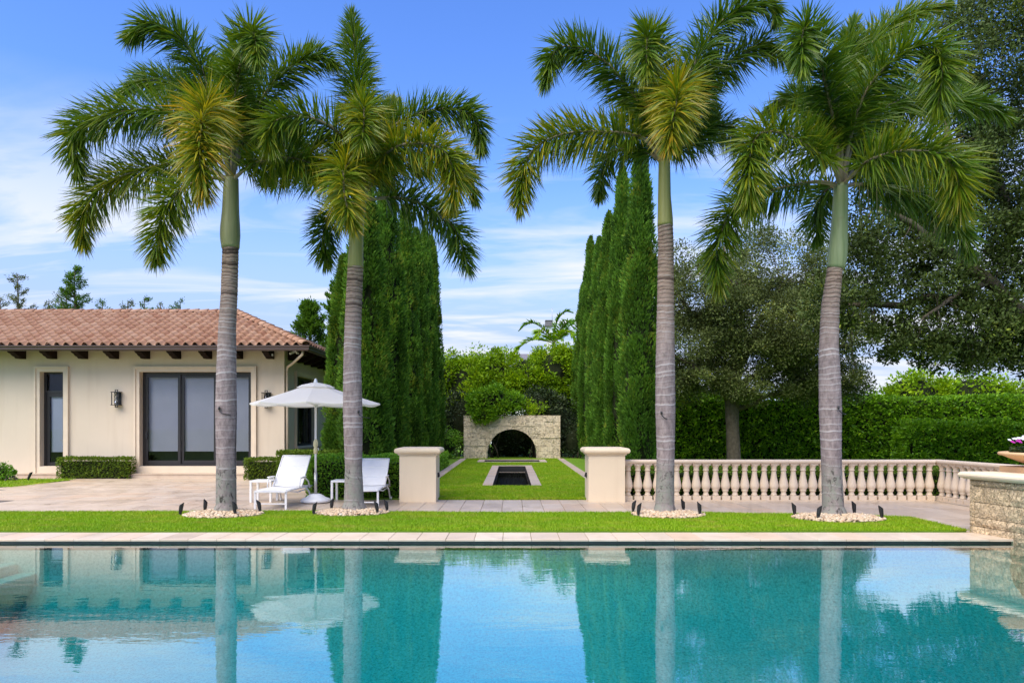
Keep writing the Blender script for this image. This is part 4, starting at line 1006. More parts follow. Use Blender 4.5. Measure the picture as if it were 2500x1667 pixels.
def canopy(rim, zr, ztop, z_in, r_in):
    m = MB(); V = []; F = []; nr = 8; rings = 7; sub = 6; N = nr * sub
    for j in range(rings + 1):
        u = j / rings; rad = r_in + (rim - r_in) * u
        for k in range(N):
            a = 2 * PI * k / N; s = (k % sub) / sub; poly = math.cos(PI / 8) / math.cos((s - 0.5) * PI / 4)
            bow = math.sin(PI * s)
            z = z_in + (zr - z_in) * (u ** 0.93) - 0.035 * bow * u * u + 0.0
            V.append((rad * poly * math.cos(a), rad * poly * math.sin(a), z))
    for j in range(rings):
        for k in range(N): F.append((j * N + k, j * N + (k + 1) % N, (j + 1) * N + (k + 1) % N, (j + 1) * N + k))
    b = len(V)                               # hem band hanging from the rim
    for k in range(N):
        x, y, z = V[rings * N + k]; V.append((x * 0.997, y * 0.997, z - 0.028))
    for k in range(N): F.append((rings * N + k, rings * N + (k + 1) % N, b + (k + 1) % N, b + k))
    m.add(V, F); return m
def m_canvas():
    t = NT('parasol_canvas'); nz = t.noise(t.coord('World'), 5, 5); col = t.ramp(nz, [(0.3, (0.92, 0.89, 0.81)), (0.7, (0.95, 0.92, 0.85))])
    p = t.pbsdf(col, 0.8, None, 0, 0.2); tr = t.n('ShaderNodeBsdfTranslucent'); t.L(col, tr.inputs[0]); return t.done(t.mixsh(0.35, p, tr.outputs[0]))
M['canopy'] = m_canvas()
cz = canopy(1.335, 2.075, 2.5, 2.415, 0.30).build('canopy', M['canopy'], um)
m = MB(); V = []; N = 8
for rad, z in ((0.012, 2.515), (0.12, 2.50), (0.28, 2.465), (0.40, 2.405)):
    for k in range(N): V.append((rad * math.cos(2 * PI * k / N), rad * math.sin(2 * PI * k / N), z))
F = [(j * N + k, j * N + (k + 1) % N, (j + 1) * N + (k + 1) % N, (j + 1) * N + k) for j in range(3) for k in range(N)]
m.add(V, F); m.build('wind_vent', M['canopy'], um)
MB().lathe([(0.035, 2.50), (0.045, 2.515), (0.038, 2.54), (0.028, 2.555), (0.020, 2.59), (0.006, 2.60)], 16).build('finial', M['plastic'], um)
MB().lathe([(0.05, 2.02), (0.05, 2.08)], 12).build('hub', M['plastic'], um)
for k in range(8):
    a = 2 * PI * k / 8; c, s = math.cos(a), math.sin(a)
    rb_ = MB().bar((c * 0.05, s * 0.05, 2.40), (c * 1.31, s * 1.31, 2.062), 0.014, 0.02).build('rib', M['white'], um)
    MB().bar((c * 0.05, s * 0.05, 2.05), (c * 0.62, s * 0.62, 2.235), 0.012, 0.012).build('strut', M['white'], rb_)

# ---------------------------------------------------------------- pebble beds and spotlights
ico_v, ico_f = None, None
def ico():
    import bmesh
    bm = bmesh.new(); bmesh.ops.create_icosphere(bm, subdivisions=1, radius=1.0); bm.verts.ensure_lookup_table()
    v = np.array([p.co[:] for p in bm.verts]); f = np.array([[q.index for q in fc.verts] for fc in bm.faces]); bm.free(); return v, f
ico_v, ico_f = ico()
bed_names = ['leftmost palm', 'second palm from the left', 'third palm from the left', 'rightmost palm']
def mound(x, y, b): 
    q = ((x - b[0]) / b[2]) ** 2 + ((y - b[1]) / b[3]) ** 2
    return 0.062 * max(0.0, 1 - q) ** 0.7
for i, b in enumerate(BEDS):
    r = np.random.default_rng(50 + i); n = 1150; V = []; F = []; T = []
    # soil under the stones
    mb = MB(); nn = 28; rings = 6; VV = []
    for j in range(rings + 1):
        for k in range(nn):
            q = j / rings; a = 2 * PI * k / nn; x = b[0] + b[2] * 1.03 * q * math.cos(a); y = b[1] + b[3] * 1.03 * q * math.sin(a); VV.append((x - b[0], y - b[1], lawn_z + 0.003 + mound(x, y, b) * 0.9))
    mb.add(VV, [(j * nn + k, j * nn + (k + 1) % nn, (j + 1) * nn + (k + 1) % nn, (j + 1) * nn + k) for j in range(rings) for k in range(nn)], True)
    for k in range(n):
        q = math.sqrt(r.uniform(0, 1)) * 0.99; a = r.uniform(0, 2 * PI); x = b[0] + b[2] * q * math.cos(a); y = b[1] + b[3] * q * math.sin(a)
        s = r.uniform(0.016, 0.034); sc = np.array([s * r.uniform(0.9, 1.5), s * r.uniform(0.8, 1.2), s * r.uniform(0.5, 0.8)])
        rot = np.array(Euler((r.normal(0, 0.35), r.normal(0, 0.35), r.uniform(0, 6.28))).to_matrix())
        v = (ico_v * (1 + r.normal(0, 0.07, (len(ico_v), 1))) * sc) @ rot.T + np.array([x - b[0], y - b[1], lawn_z + mound(x, y, b) + s * 0.35 + r.uniform(0, 0.012)])
        V.append(v); F.append(ico_f + len(ico_v) * k); T.append(np.full(len(ico_v), r.random()))
    o = inst('pebble_bed', mesh_np('pebble_bed', np.concatenate(V), [np.concatenate(F)], M['pebble'], np.concatenate(T), True), None, (b[0], b[1], 0))
    tag(o, 'round bed of cream river pebbles at the foot of the ' + bed_names[i], 'pebbles', kind='stuff')
    mb.build('bed_soil', M['soil'], o)

def spotlight(x, y, tilt, az, h, label, back=False):
    t = thing('garden_spotlight', label, 'spotlight', (x, y, 0), 0, 'black bullet spotlights around the palms')
    zb2 = lawn_z + max([mound(x, y, b) for b in BEDS])
    MB().lathe([(0.012, -0.06), (0.014, zb2 + 0.05)], 8).build('stake', M['black'], t)
    MB().lathe([(0.022, -0.02), (0.022, 0.02)], 10).build('knuckle', M['black'], t, (0, 0, zb2 + 0.055), (0, R(90), 0))
    m = MB(); n = 16; V = []; rad = 0.036
    for (z, rr_) in ((-0.005, 0.014), (0.005, 0.026), (0.04, 0.033), (0.12, rad)):
        for k in range(n): V.append((rr_ * math.cos(2 * PI * k / n), rr_ * math.sin(2 * PI * k / n), z))
    for ri in (rad, rad * 0.84):             # slanted glare shield, then its inner wall
        for k in range(n): c = math.cos(2 * PI * k / n); V.append((ri * c, ri * math.sin(2 * PI * k / n), h + 0.035 * c))
    for k in range(n): V.append((rad * 0.84 * math.cos(2 * PI * k / n), rad * 0.84 * math.sin(2 * PI * k / n), h * 0.62))
    F = [(j * n + k, j * n + (k + 1) % n, (j + 1) * n + (k + 1) % n, (j + 1) * n + k) for j in range(6) for k in range(n)] + [tuple(range(n - 1, -1, -1)), tuple(6 * n + k for k in range(n))]
    m.add(V, F, False); m.build('housing', M['black'], t, (0, 0, zb2 + 0.06), (0, R(tilt), R(az)))
SP = [  # x, y, tilt, azimuth, label tail
 (-5.83, 12.50, 9, 0, 'left front of the pebbles under the leftmost palm'), (-5.62, 13.02, -4, 180, 'back left of the pebbles under the leftmost palm, beside its trunk'),
 (-4.80, 12.32, 5, 180, 'front right of the pebbles under the leftmost palm'), (-4.53, 12.78, 10, 180, 'right edge of the pebbles under the leftmost palm'),
 (-3.52, 12.62, 9, 0, 'left front of the pebbles under the second palm from the left'), (-3.33, 13.12, 5, 0, 'back left of the pebbles under the second palm from the left'),
 (-2.39, 12.62, 9, 180, 'front right of the pebbles under the second palm from the left'), (-2.28, 12.98, 10, 180, 'right end of the pebbles under the second palm from the left'),
 (2.20, 12.92, 8, 0, 'back left of the pebbles under the third palm from the left'), (2.20, 12.38, 7, 0, 'left front of the pebbles under the third palm from the left'),
 (3.12, 12.94, 4, 180, 'back right of the pebbles under the third palm from the left'), (3.28, 12.42, 4, 180, 'right front of the pebbles under the third palm from the left'),
 (4.92, 12.38, 6, 180, 'left end of the pebbles under the rightmost palm'), (5.08, 11.80, 10, 0, 'front left of the pebbles under the rightmost palm'),
 (5.98, 12.42, 4, 180, 'back right of the pebbles under the rightmost palm'), (6.20, 11.92, 8, 180, 'right end of the pebbles under the rightmost palm')]
for x, y, ti, az, lb in SP: spotlight(x, y, ti, az, 0.15, 'black spotlight at the ' + lb.replace(' from the left', ''))

# ---------------------------------------------------------------- foxtail palms
def catmull(P, n):
    P = np.asarray(P, float); P = np.concatenate([[2 * P[0] - P[1]], P, [2 * P[-1] - P[-2]]]); out = []; segs = len(P) - 3
    for u in np.linspace(0, segs - 1e-6, n):
        i = int(u); t = u - i; a, b, c, d = P[i], P[i + 1], P[i + 2], P[i + 3]
        out.append(0.5 * ((2 * b) + (-a + c) * t + (2 * a - 5 * b + 4 * c - d) * t * t + (-a + 3 * b - 3 * c + d) * t ** 3))
    return np.array(out)
def frond_mesh(ctrl, seed, gold=0.2, ll=0.62, dens=330, start=0.17, tipgold=0.15, m=None, wide=0.026, plumose=True):
    r = np.random.default_rng(seed); S = catmull(ctrl, 90); seg = np.linalg.norm(np.diff(S, axis=0), axis=1); cum = np.concatenate([[0], np.cumsum(seg)]); Ltot = cum[-1]
    n = int(dens * Ltot); u = np.sort(r.uniform(start, 1.0, n)); s = u * Ltot
    pos = np.stack([np.interp(s, cum, S[:, k]) for k in range(3)], 1); pos2 = np.stack([np.interp(np.minimum(s + 0.05, Ltot), cum, S[:, k]) for k in range(3)], 1); pos1 = np.stack([np.interp(np.maximum(s - 0.05, 0), cum, S[:, k]) for k in range(3)], 1)
    T = unit(pos2 - pos1); up = np.array([0, 0, 1.0]); Bn = unit(np.cross(T, up + 0 * T) + 1e-4); Nn = unit(np.cross(Bn, T))
    if plumose: phi = r.uniform(0, 2 * PI, n); 
    else: phi = np.where(r.random(n) < 0.5, 0.35, PI - 0.35) + r.normal(0, 0.15, n)
    side = np.cos(phi)[:, None] * Bn + np.sin(phi)[:, None] * Nn
    ang = np.interp(u, [start, 0.5, 0.85, 1.0], [1.25, 1.12, 0.90, 0.35]) + r.normal(0, 0.15, n)
    D = unit(np.cos(ang)[:, None] * T + np.sin(ang)[:, None] * side)
    Ln = 1.16 * ll * np.interp(u, [start, start + 0.08, 0.45, 0.8, 1.0], [0.55, 0.85, 1.0, 0.80, 0.42]) * r.uniform(0.78, 1.12, n)
    w = wide * r.uniform(0.7, 1.25, n)
    wd = unit(np.cross(D, r.normal(size=(n, 3)) + Nn * 1.2)) * w[:, None] * 0.5
    mid = pos + D * (Ln * 0.5)[:, None]; tip = pos + D * Ln[:, None]; tip[:, 2] -= Ln * r.uniform(0.06, 0.26, n); mid[:, 2] -= Ln * 0.02
    V = np.stack([pos - wd * 0.5, pos + wd * 0.5, mid + wd, mid - wd, tip], 1).reshape(-1, 3); k5 = np.arange(n) * 5
    Fq = np.stack([k5, k5 + 1, k5 + 2, k5 + 3], 1); Ft = np.stack([k5 + 3, k5 + 2, k5 + 4], 1)
    upness = np.clip(D[:, 2] * 0.5 + 0.5, 0, 1)
    g0 = np.clip(0.12 + 0.30 * r.random(n) + gold * (0.22 + 0.55 * r.random(n)) + tipgold * (u ** 2) * r.random(n), 0, 1)
    ti = np.stack([g0 * 0.9, g0 * 0.9, g0, g0, np.clip(g0 + 0.10 + gold * 0.12, 0, 1)], 1).ravel()
    # rib
    nr = 6; ribs = []; idx = range(0, 90, 3)
    for q in idx:
        rad = 0.032 * (1 - q / 90) + 0.006; p = S[q]; t = unit((S[min(q + 1, 89)] - S[max(q - 1, 0)])[None])[0]
        a = np.cross(t, [0.2, 0.3, 0.93]); a /= np.linalg.norm(a) + 1e-9; b = np.cross(t, a)
        for k in range(nr): ribs.append(p + rad * (math.cos(2 * PI * k / nr) * a + math.sin(2 * PI * k / nr) * b))
    nb = len(V); Vr = np.array(ribs); nn = len(list(idx)); Fr = []
    for j in range(nn - 1):
        for k in range(nr): Fr.append((nb + j * nr + k, nb + j * nr + (k + 1) % nr, nb + (j + 1) * nr + (k + 1) % nr, nb + (j + 1) * nr + k))
    Fr = np.array(Fr)
    me = mesh_np('frond', np.concatenate([V, Vr]), [np.concatenate([Fq, Fr]), Ft], m or M['frond'], np.concatenate([ti, np.full(len(Vr), 0.5)]))
    me.materials.append(M['petiole'])
    mi = np.zeros(len(me.polygons), dtype=np.int32); mi[len(Fq):len(Fq) + len(Fr)] = 1; me.polygons.foreach_set('material_index', mi)
    return me
def trunk_mesh(path, seed, zfib):
    """path: list of (x, y, z, radius) from foot to crown shaft."""
    r = np.random.default_rng(seed); P = np.array(path); z0, z1 = P[0, 2], P[-1, 2]
    rings = []; z = z0 + 0.35
    while z < z1:
        rings.append(z); z += np.interp(z, [0.5, 1.5, 3.0, zfib, z1], [0.15, 0.12, 0.085, 0.06, 0.05]) * r.uniform(0.6, 1.4)
    rings = np.array(rings); zs = np.linspace(z0, z1, 300); ns_ = 28; V = []; T = []
    tilt = r.normal(0, 0.010, 300); ring_amp = r.uniform(0.0, 1.0, len(rings)) ** 0.8; dark = r.random(len(rings)) < 0.16
    for zi in zs:
        cx, cy, rad = (np.interp(zi, P[:, 2], P[:, k]) for k in (0, 1, 3)); k = np.searchsorted(rings, zi); d = 1.0
        hi = np.clip((zi - 3.0) / (zfib - 3.0 + 1e-6), 0, 1)
        for q in range(ns_):
            a = 2 * PI * q / ns_; wob = 0.014 * math.sin(a * 1 + zi * 2.1) + 0.008 * math.sin(2 * a + zi * 5) + 0.004 * math.sin(5 * a + zi * 13)
            zz2 = zi + wob
            j = np.argmin(np.abs(rings - zz2)); dz = zz2 - rings[j]
            near = math.exp(-(dz / 0.013) ** 2); notch = math.exp(-((dz + 0.018) / 0.012) ** 2)
            rr_ = rad * (1 + 0.012 * math.sin(3 * a + zi)) + 0.004 * near * ring_amp[j] - (0.003 + 0.006 * hi) * notch
            t = 0.46 + 0.52 * near * ring_amp[j] * (1 - 0.55 * hi) - (0.16 + 0.30 * hi) * notch
            if dark[j] and hi > 0.05: t -= 0.5 * math.exp(-(dz / 0.022) ** 2) * hi
            V.append((cx + rr_ * math.cos(a), cy + rr_ * math.sin(a), zi)); T.append(t)
    F = [(j * ns_ + q, j * ns_ + (q + 1) % ns_, (j + 1) * ns_ + (q + 1) % ns_, (j + 1) * ns_ + q) for j in range(299) for q in range(ns_)]
    return mesh_np('trunk', np.array(V), [np.array(F)], M['trunk'], np.clip(T, 0, 1), True)
def palm(label, Y, trunk_px, shaft_px, shaft_mat, fronds, seed, foot):
    """trunk_px / shaft_px: (x, y, width) read off the photo at distance Y; fronds: (list of (x, y, dY), gold, leaflet length)."""
    base = at(foot[0], foot[1], Y)
    t = thing('foxtail_palm', label, 'palm tree', (base[0], Y, 0), group='foxtail palms along the pool')
    off = np.array([base[0], Y, 0])
    pth = []
    for x, y, w in trunk_px:
        p = at(x, y, Y) - off; pth.append((p[0], p[1], p[2], w * Y / FPX / 2))
    pth = [(pth[0][0], 0, -0.1, pth[0][3] * 1.28), (pth[0][0], 0, 0.10, pth[0][3] * 1.10)] + [q for q in pth[1:]]
    inst('trunk', trunk_mesh(pth, seed, pth[-1][2] - 0.5), t)
    sp_ = []
    ys = np.linspace(shaft_px[0][1], shaft_px[-1][1], 26)
    sx = sorted(shaft_px, key=lambda q: q[1])
    m = MB(); pts = []; rads = []
    for y in ys:
        x = np.interp(y, [q[1] for q in sx], [q[0] for q in sx]); w = np.interp(y, [q[1] for q in sx], [q[2] for q in sx]); p = at(x, y, Y) - off
        pts.append(p); rads.append(w * Y / FPX / 2)
    # smooth the radii
    rads = np.convolve(np.pad(rads, 2, mode='edge'), np.ones(5) / 5, 'valid')
    m.tube(pts, list(rads), 22); m.build('crownshaft', shaft_mat, t)
    c0 = at(sx[0][0], sx[0][1], Y) - off
    # spear stalks above the shaft
    m = MB(); rs = random.Random(seed)
    for k in range(6):
        a = rs.uniform(0, 2 * PI); m.tube([c0 + np.array([0.04 * math.cos(a), 0.04 * math.sin(a), -0.12]), c0 + np.array([0.09 * math.cos(a), 0.09 * math.sin(a), 0.35]), c0 + np.array([0.22 * math.cos(a), 0.22 * math.sin(a), 0.8])], [0.045, 0.035, 0.022], 8)
    m.build('leaf_stalks', M['petiole'], t)
    for i, (pts_, gold, ll) in enumerate(fronds):
        ctrl = [c0 + np.array([0, 0, -0.05])] + [at(x, y, Y + dy) - off for x, y, dy in pts_]
        inst('frond', frond_mesh(ctrl, seed * 100 + i, gold, ll), t)
    return t
P1 = palm('leftmost foxtail palm, in front of the dark sliding doors', 12.70,
  [(551, 1262, 52), (552, 1230, 48), (552, 1120, 46), (552, 1000, 50), (553, 900, 46), (555, 800, 41), (560, 714, 39), (563, 604, 38)],
  [(563, 606, 40), (562, 588, 47), (562, 560, 47), (563, 520, 40), (564, 460, 36), (565, 436, 33)], M['shaft_grey'], [
  ([(532, 290, 0.1), (490, 165, 0.1), (440, 95, 0), (372, 58, -0.2), (315, 95, -0.3)], 0.05, 0.60),
  ([(575, 240, -0.3), (598, 110, -0.8), (618, 80, -1.2), (630, 145, -1.5)], 0.18, 0.58),
  ([(535, 320, 0.5), (445, 215, 1.0), (360, 195, 1.3), (300, 225, 1.5)], 0.05, 0.60),
  ([(500, 330, -0.1), (440, 285, -0.1), (350, 268, -0.2), (250, 285, -0.2), (182, 330, -0.2), (192, 425, -0.2)], 0.22, 0.62),
  ([(500, 410, 0.1), (430, 402, 0.1), (330, 420, 0.1), (243, 463, 0.1), (200, 530, 0.1), (203, 592, 0.1)], 0.45, 0.60),
  ([(515, 435, -0.2), (455, 455, -0.3), (410, 500, -0.4), (388, 560, -0.4), (380, 632, -0.4)], 0.38, 0.55),
  ([(540, 330, -0.5), (510, 262, -1.1), (492, 300, -1.6), (488, 400, -1.9), (500, 470, -1.9)], 0.72, 0.62),
  ([(600, 330, 0.2), (650, 225, 0.3), (710, 165, 0.3), (775, 136, 0.3), (815, 155, 0.2)], 0.08, 0.58),
  ([(612, 405, -0.3), (690, 385, -0.6), (760, 400, -0.7), (820, 445, -0.7)], 0.35, 0.58),
  ([(590, 350, 0.6), (650, 300, 1.3), (720, 330, 1.7), (760, 400, 1.9)], 0.05, 0.58),
  ([(570, 300, 0.5), (580, 200, 1.0), (560, 150, 1.5), (520, 170, 1.9)], 0.02, 0.55)], 11, (551, 1258))
P2 = palm('second foxtail palm from the left, in front of the parasol and lounger', 12.95,
  [(864, 1262, 57), (864, 1225, 48), (863, 1140, 41), (862, 1060, 45), (861, 1000, 47), (860, 880, 42), (863, 766, 40), (868, 652, 38)],
  [(868, 655, 38), (868, 630, 37), (870, 590, 33), (873, 540, 31), (880, 480, 29)], M['shaft_olive'], [
  ([(879, 400, 0), (874, 268, 0.2), (869, 140, 0.4), (858, 40, 0.5)], 0.05, 0.58),
  ([(886, 350, -0.4), (889, 262, -0.9), (887, 315, -1.3), (876, 375, -1.4)], 0.45, 0.52),
  ([(860, 380, -0.4), (820, 320, -0.8), (755, 288, -1.1), (690, 288, -1.3), (655, 322, -1.4), (668, 370, -1.4)], 0.28, 0.56),
  ([(876, 440, -0.5), (850, 400, -1.0), (838, 440, -1.4), (848, 510, -1.6), (862, 550, -1.6)], 0.58, 0.56),
  ([(855, 500, 0.3), (805, 532, 0.6), (788, 580, 0.7), (796, 640, 0.7)], 0.10, 0.5),
  ([(905, 390, 0.4), (940, 300, 1.0), (962, 245, 1.5)], 0.25, 0.55),
  ([(910, 400, 0.2), (955, 315, 0.3), (1022, 278, 0.3), (1102, 266, 0.2), (1160, 292, 0.1), (1175, 362, 0.1)], 0.10, 0.56),
  ([(905, 430, -0.4), (950, 370, -0.8), (1010, 350, -1.0), (1078, 365, -1.2), (1110, 425, -1.2), (1104, 500, -1.2)], 0.58, 0.58),
  ([(920, 440, 0.4), (1000, 402, 0.7), (1100, 395, 0.8), (1145, 437, 0.8), (1160, 485, 0.8)], 0.15, 0.52),
  ([(912, 486, 0.1), (975, 484, 0.2), (1044, 506, 0.2), (1110, 560, 0.2), (1143, 655, 0.2)], 0.05, 0.56),
  ([(850, 440, 0.1), (790, 420, 0.1), (720, 410, 0.1), (650, 440, 0.2)], 0.30, 0.55)], 12, (864, 1254))
P3 = palm('third foxtail palm from the left, at the start of the balustrade', 12.65,
  [(1623, 1266, 50), (1623, 1230, 46), (1624, 1170, 43), (1625, 1100, 43), (1624, 1000, 48), (1624, 880, 46), (1625, 735, 41), (1626, 600, 38), (1624, 548, 37)],
  [(1624, 552, 38), (1624, 535, 37), (1622, 480, 31), (1622, 395, 28)], M['shaft_olive'], [
  ([(1590, 320, 0.1), (1552, 240, 0.1), (1488, 160, 0), (1420, 120, -0.1), (1358, 122, -0.2), (1332, 200, -0.3)], 0.10, 0.58),
  ([(1580, 345, -0.1), (1545, 330, -0.2), (1480, 322, -0.3), (1382, 326, -0.3), (1308, 360, -0.3), (1278, 415, -0.3), (1268, 505, -0.3)], 0.48, 0.58),
  ([(1575, 370, 0.4), (1500, 368, 0.7), (1470, 412, 0.8), (1464, 478, 0.8)], 0.12, 0.46),
  ([(1605, 260, -0.2), (1594, 120, -0.6), (1580, 95, -1.1), (1578, 180, -1.4)], 0.25, 0.58),
  ([(1636, 290, -0.6), (1652, 215, -1.2), (1650, 260, -1.7), (1632, 355, -1.9)], 0.66, 0.60),
  ([(1650, 280, 0.1), (1695, 160, 0.1), (1755, 60, 0.1), (1825, 14, 0), (1885, 14, 0), (1895, 50, 0)], 0.08, 0.58),
  ([(1660, 290, 0.3), (1720, 185, 0.4), (1795, 145, 0.4), (1865, 108, 0.4), (1920, 150, 0.4)], 0.20, 0.58),
  ([(1650, 360, 0.5), (1680, 340, 0.8), (1745, 305, 1.2), (1805, 335, 1.4), (1832, 400, 1.5)], 0.05, 0.56),
  ([(1600, 330, 0.5), (1570, 260, 1.0), (1520, 250, 1.6)], 0.05, 0.5),
  ([(1640, 300, 0.5), (1670, 220, 1.0), (1720, 240, 1.6), (1740, 300, 1.8)], 0.1, 0.55)], 13, (1623, 1259))
P4 = palm('rightmost foxtail palm, leaning a little, before the right end of the balustrade', 12.25,
  [(2036, 1274, 57), (2034, 1235, 50), (2031, 1160, 47), (2029, 1100, 47), (2027, 1000, 52), (2024, 880, 48), (2023, 851, 45), (2027, 745, 42), (2033, 700, 39), (2039, 652, 36)],
  [(2041, 656, 38), (2044, 632, 46), (2048, 580, 41), (2050, 540, 37), (2053, 450, 33)], M['shaft_green'], [
  ([(2042, 330, -0.2), (2018, 220, -0.5), (1996, 120, -0.8), (1965, 68, -1.1), (1958, 112, -1.3), (1962, 172, -1.4)], 0.08, 0.58),
  ([(2070, 330, 0.4), (2090, 200, 0.9), (2125, 110, 1.2), (2188, 56, 1.4), (2255, 26, 1.5), (2305, 15, 1.5)], 0.22, 0.60),
  ([(2085, 300, -0.3), (2130, 200, -0.6), (2205, 130, -0.9), (2278, 112, -1.1), (2300, 180, -1.3), (2288, 268, -1.3)], 0.22, 0.60),
  ([(2095, 415, -0.4), (2130, 388, -0.7), (2208, 368, -1.0), (2295, 378, -1.3), (2335, 425, -1.4), (2348, 510, -1.4)], 0.38, 0.66),
  ([(2030, 400, -0.4), (1985, 368, -0.7), (1915, 328, -1.0), (1855, 328, -1.2), (1830, 385, -1.3), (1830, 505, -1.3)], 0.36, 0.60),
  ([(2015, 446, -0.1), (1960, 448, -0.1), (1852, 475, 0), (1788, 515, 0), (1752, 603, 0), (1755, 705, 0)], 0.22, 0.58),
  ([(2100, 450, 0.3), (2165, 455, 0.5), (2275, 484, 0.6), (2342, 558, 0.6), (2366, 615, 0.6)], 0.03, 0.60),
  ([(2095, 330, 0.5), (2190, 248, 0.8), (2318, 248, 1.0), (2408, 255, 1.1), (2455, 285, 1.1)], 0.03, 0.58),
  ([(2020, 460, 0.4), (1992, 510, 0.8), (1994, 585, 0.9)], 0.02, 0.45),
  ([(2030, 340, 0.5), (1985, 268, 1.0), (1930, 235, 1.5), (1880, 270, 1.8)], 0.06, 0.55),
  ([(2050, 320, 0.3), (2050, 210, 0.6), (2072, 110, 0.8), (2085, 55, 0.9)], 0.12, 0.58),
  ([(2110, 380, 0.6), (2180, 340, 1.2), (2250, 380, 1.8)], 0.03, 0.56)], 14, (2034, 1267))
# lamp brackets and cables left on the trunks
for tr_, (dx, dy, z) in ((P1, (0.0, -0.19, 1.88)), (P2, (0.14, -0.10, 1.83)), (P3, (-0.07, -0.17, 1.80)), (P4, (0.02, -0.20, 1.88))):
    m = MB(); m.tube([(dx - 0.03, dy - 0.02, z + 0.02), (dx - 0.02, dy - 0.03, z - 0.02), (dx + 0.03, dy - 0.02, z - 0.06), (dx + 0.10, dy + 0.02, z - 0.075), (dx + 0.15, dy + 0.09, z - 0.08)], 0.007, 6)
    m.lathe([(0.018, 0), (0.018, 0.05)], 10, (dx - 0.03, dy - 0.02, z + 0.01)); m.build('lamp_cable', M['black'], tr_)
M_cab = MB().tube([(0.19, 0.02, 0.08), (0.17, -0.02, 0.6), (0.185, -0.02, 1.3), (0.195, 0, 1.85)], 0.006, 6).build('lamp_cable', M['black'], P1)
for (px, py, L_) in ((2098, 445, 0.95), (2140, 445, 1.0), (2118, 450, 0.5)):
    p = at(px, py, 12.4) - np.array(P4.location); MB().tube([p, p + np.array([0.01, 0, -L_ * 0.5]), p + np.array([0.045, 0, -L_])], [0.008, 0.007, 0.004], 5).build('hanging_leaf_strand', M['lime'] if False else M['rachis'], P4)

# ---------------------------------------------------------------- cypresses
def cypress_mesh(seed, Hh, Rr, m, nplume=260, per=240):
    r = np.random.default_rng(seed); parts = []
    def prof(t): return np.interp(t, [0, 0.03, 0.12, 0.35, 0.55, 0.72, 0.86, 0.95, 1.0], [0.66, 0.90, 1.0, 1.0, 0.86, 0.60, 0.36, 0.15, 0.02])
    for k in range(nplume):
        t0 = (k + r.random()) / nplume; t0 = t0 ** 0.92 * 0.96; a = r.uniform(0, 2 * PI); z0 = t0 * Hh
        Lp = r.uniform(0.7, 1.7) * (1 - 0.35 * t0); rp = r.uniform(0.11, 0.27) * (1 - 0.35 * t0); Lp = min(Lp, (Hh * 1.02 - z0) * r.uniform(0.55, 1.0)); rp = min(rp, 0.05 + (Hh - z0) * 0.13)
        n = int(per * (0.6 + 0.4 * (1 - t0))); v = r.random(n) ** 0.9
        zc = z0 + v * Lp
        Rc = Rr * prof(np.clip(zc / Hh, 0, 1)) * (0.80 + 0.12 * math.sin(3 * a + seed))
        bulge = rp * np.sin(np.clip(v * PI, 0.25, 2.9)) ** 0.7
        ph = r.uniform(0, 2 * PI, n); q = np.sqrt(r.uniform(0.35, 1, n)) * bulge
        ca, sa = math.cos(a), math.sin(a)
        lx, ly = Rc + q * np.cos(ph) * 0.9, q * np.sin(ph)
        C = np.stack([lx * ca - ly * sa, lx * sa + ly * ca, zc], 1)
        ox = np.cos(ph); oy = np.sin(ph)
        D = np.stack([(0.5 + 0.5 * ox) * ca - 0.7 * oy * sa, (0.5 + 0.5 * ox) * sa + 0.7 * oy * ca, r.uniform(0.7, 2.0, n)], 1) + r.normal(0, 0.25, (n, 3))
        tone = np.clip(r.normal(0.47, 0.20) + r.normal(0, 0.13, n) + 0.15 * v, 0, 1)
        parts.append(leaf_cards(C, D, r.uniform(0.07, 0.15, n), r.uniform(0.028, 0.05, n), r, tone))
    V, F, T = join_cards(parts); return mesh_np('crown', V, [F], m, T)
cyp_h, cyp_r = 10.0, 0.58
cyp = [cypress_mesh(200 + k, cyp_h, cyp_r, M['cypress']) for k in range(3)]
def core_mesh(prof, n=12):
    mb = MB(); mb.lathe(prof, n); return mb.mesh('dark_core', M['core'])
ccore = core_mesh([(0.22, 0.1), (0.38, 1.0), (0.40, 3.5), (0.33, 5.5), (0.20, 7.4), (0.08, 8.8), (0.02, 9.5)])  # dark solid added inside the cypress crown to block see-through
ctrunk = MB().tube([(0, 0, -0.1), (0.02, 0, 1.0), (0, 0, 4)], [0.14, 0.12, 0.06], 10).mesh('trunk', M['barkdark'])
def cypress(x, y, h, w, k, label, group):
    t = thing('cypress_tree', label, 'cypress', (x, y, 0), 0, group); s = h / cyp_h; rz = k * 2.1 + x
    for nm, me_ in (('crown', cyp[k % 3]), ('dark_core', ccore), ('trunk', ctrunk)):
        o = inst(nm, me_, t, (0, 0, 0), (0, 0, rz), (w * 1.1, w * 1.1, s))
ordn = ['nearest', 'second', 'third', 'fourth', 'fifth', 'sixth', 'farthest']
LC = [(-4.95, 21.0, 6.6, 0.92), (-3.95, 19.2, 8.6, 1.02), (-3.85, 21.8, 9.5, 1.0), (-3.8, 25.2, 9.3, 0.95), (-3.8, 28.2, 9.3, 0.95), (-3.8, 30.8, 10.0, 0.95), (-3.78, 33.4, 10.4, 0.95)]
lbl = ['shorter column cypress squeezed between the house and the left cypress row', 'nearest tall cypress of the left row, behind the second palm trunk'] + \
      [f'tall narrow cypress, number {q} from the pool in the left row' for q in ('two', 'three', 'four', 'five')] + ['farthest cypress of the left row, nearest the arch']
for i, (x, y, h, w) in enumerate(LC): cypress(x, y, h, w, i, lbl[i], 'cypress row left of the lawn')
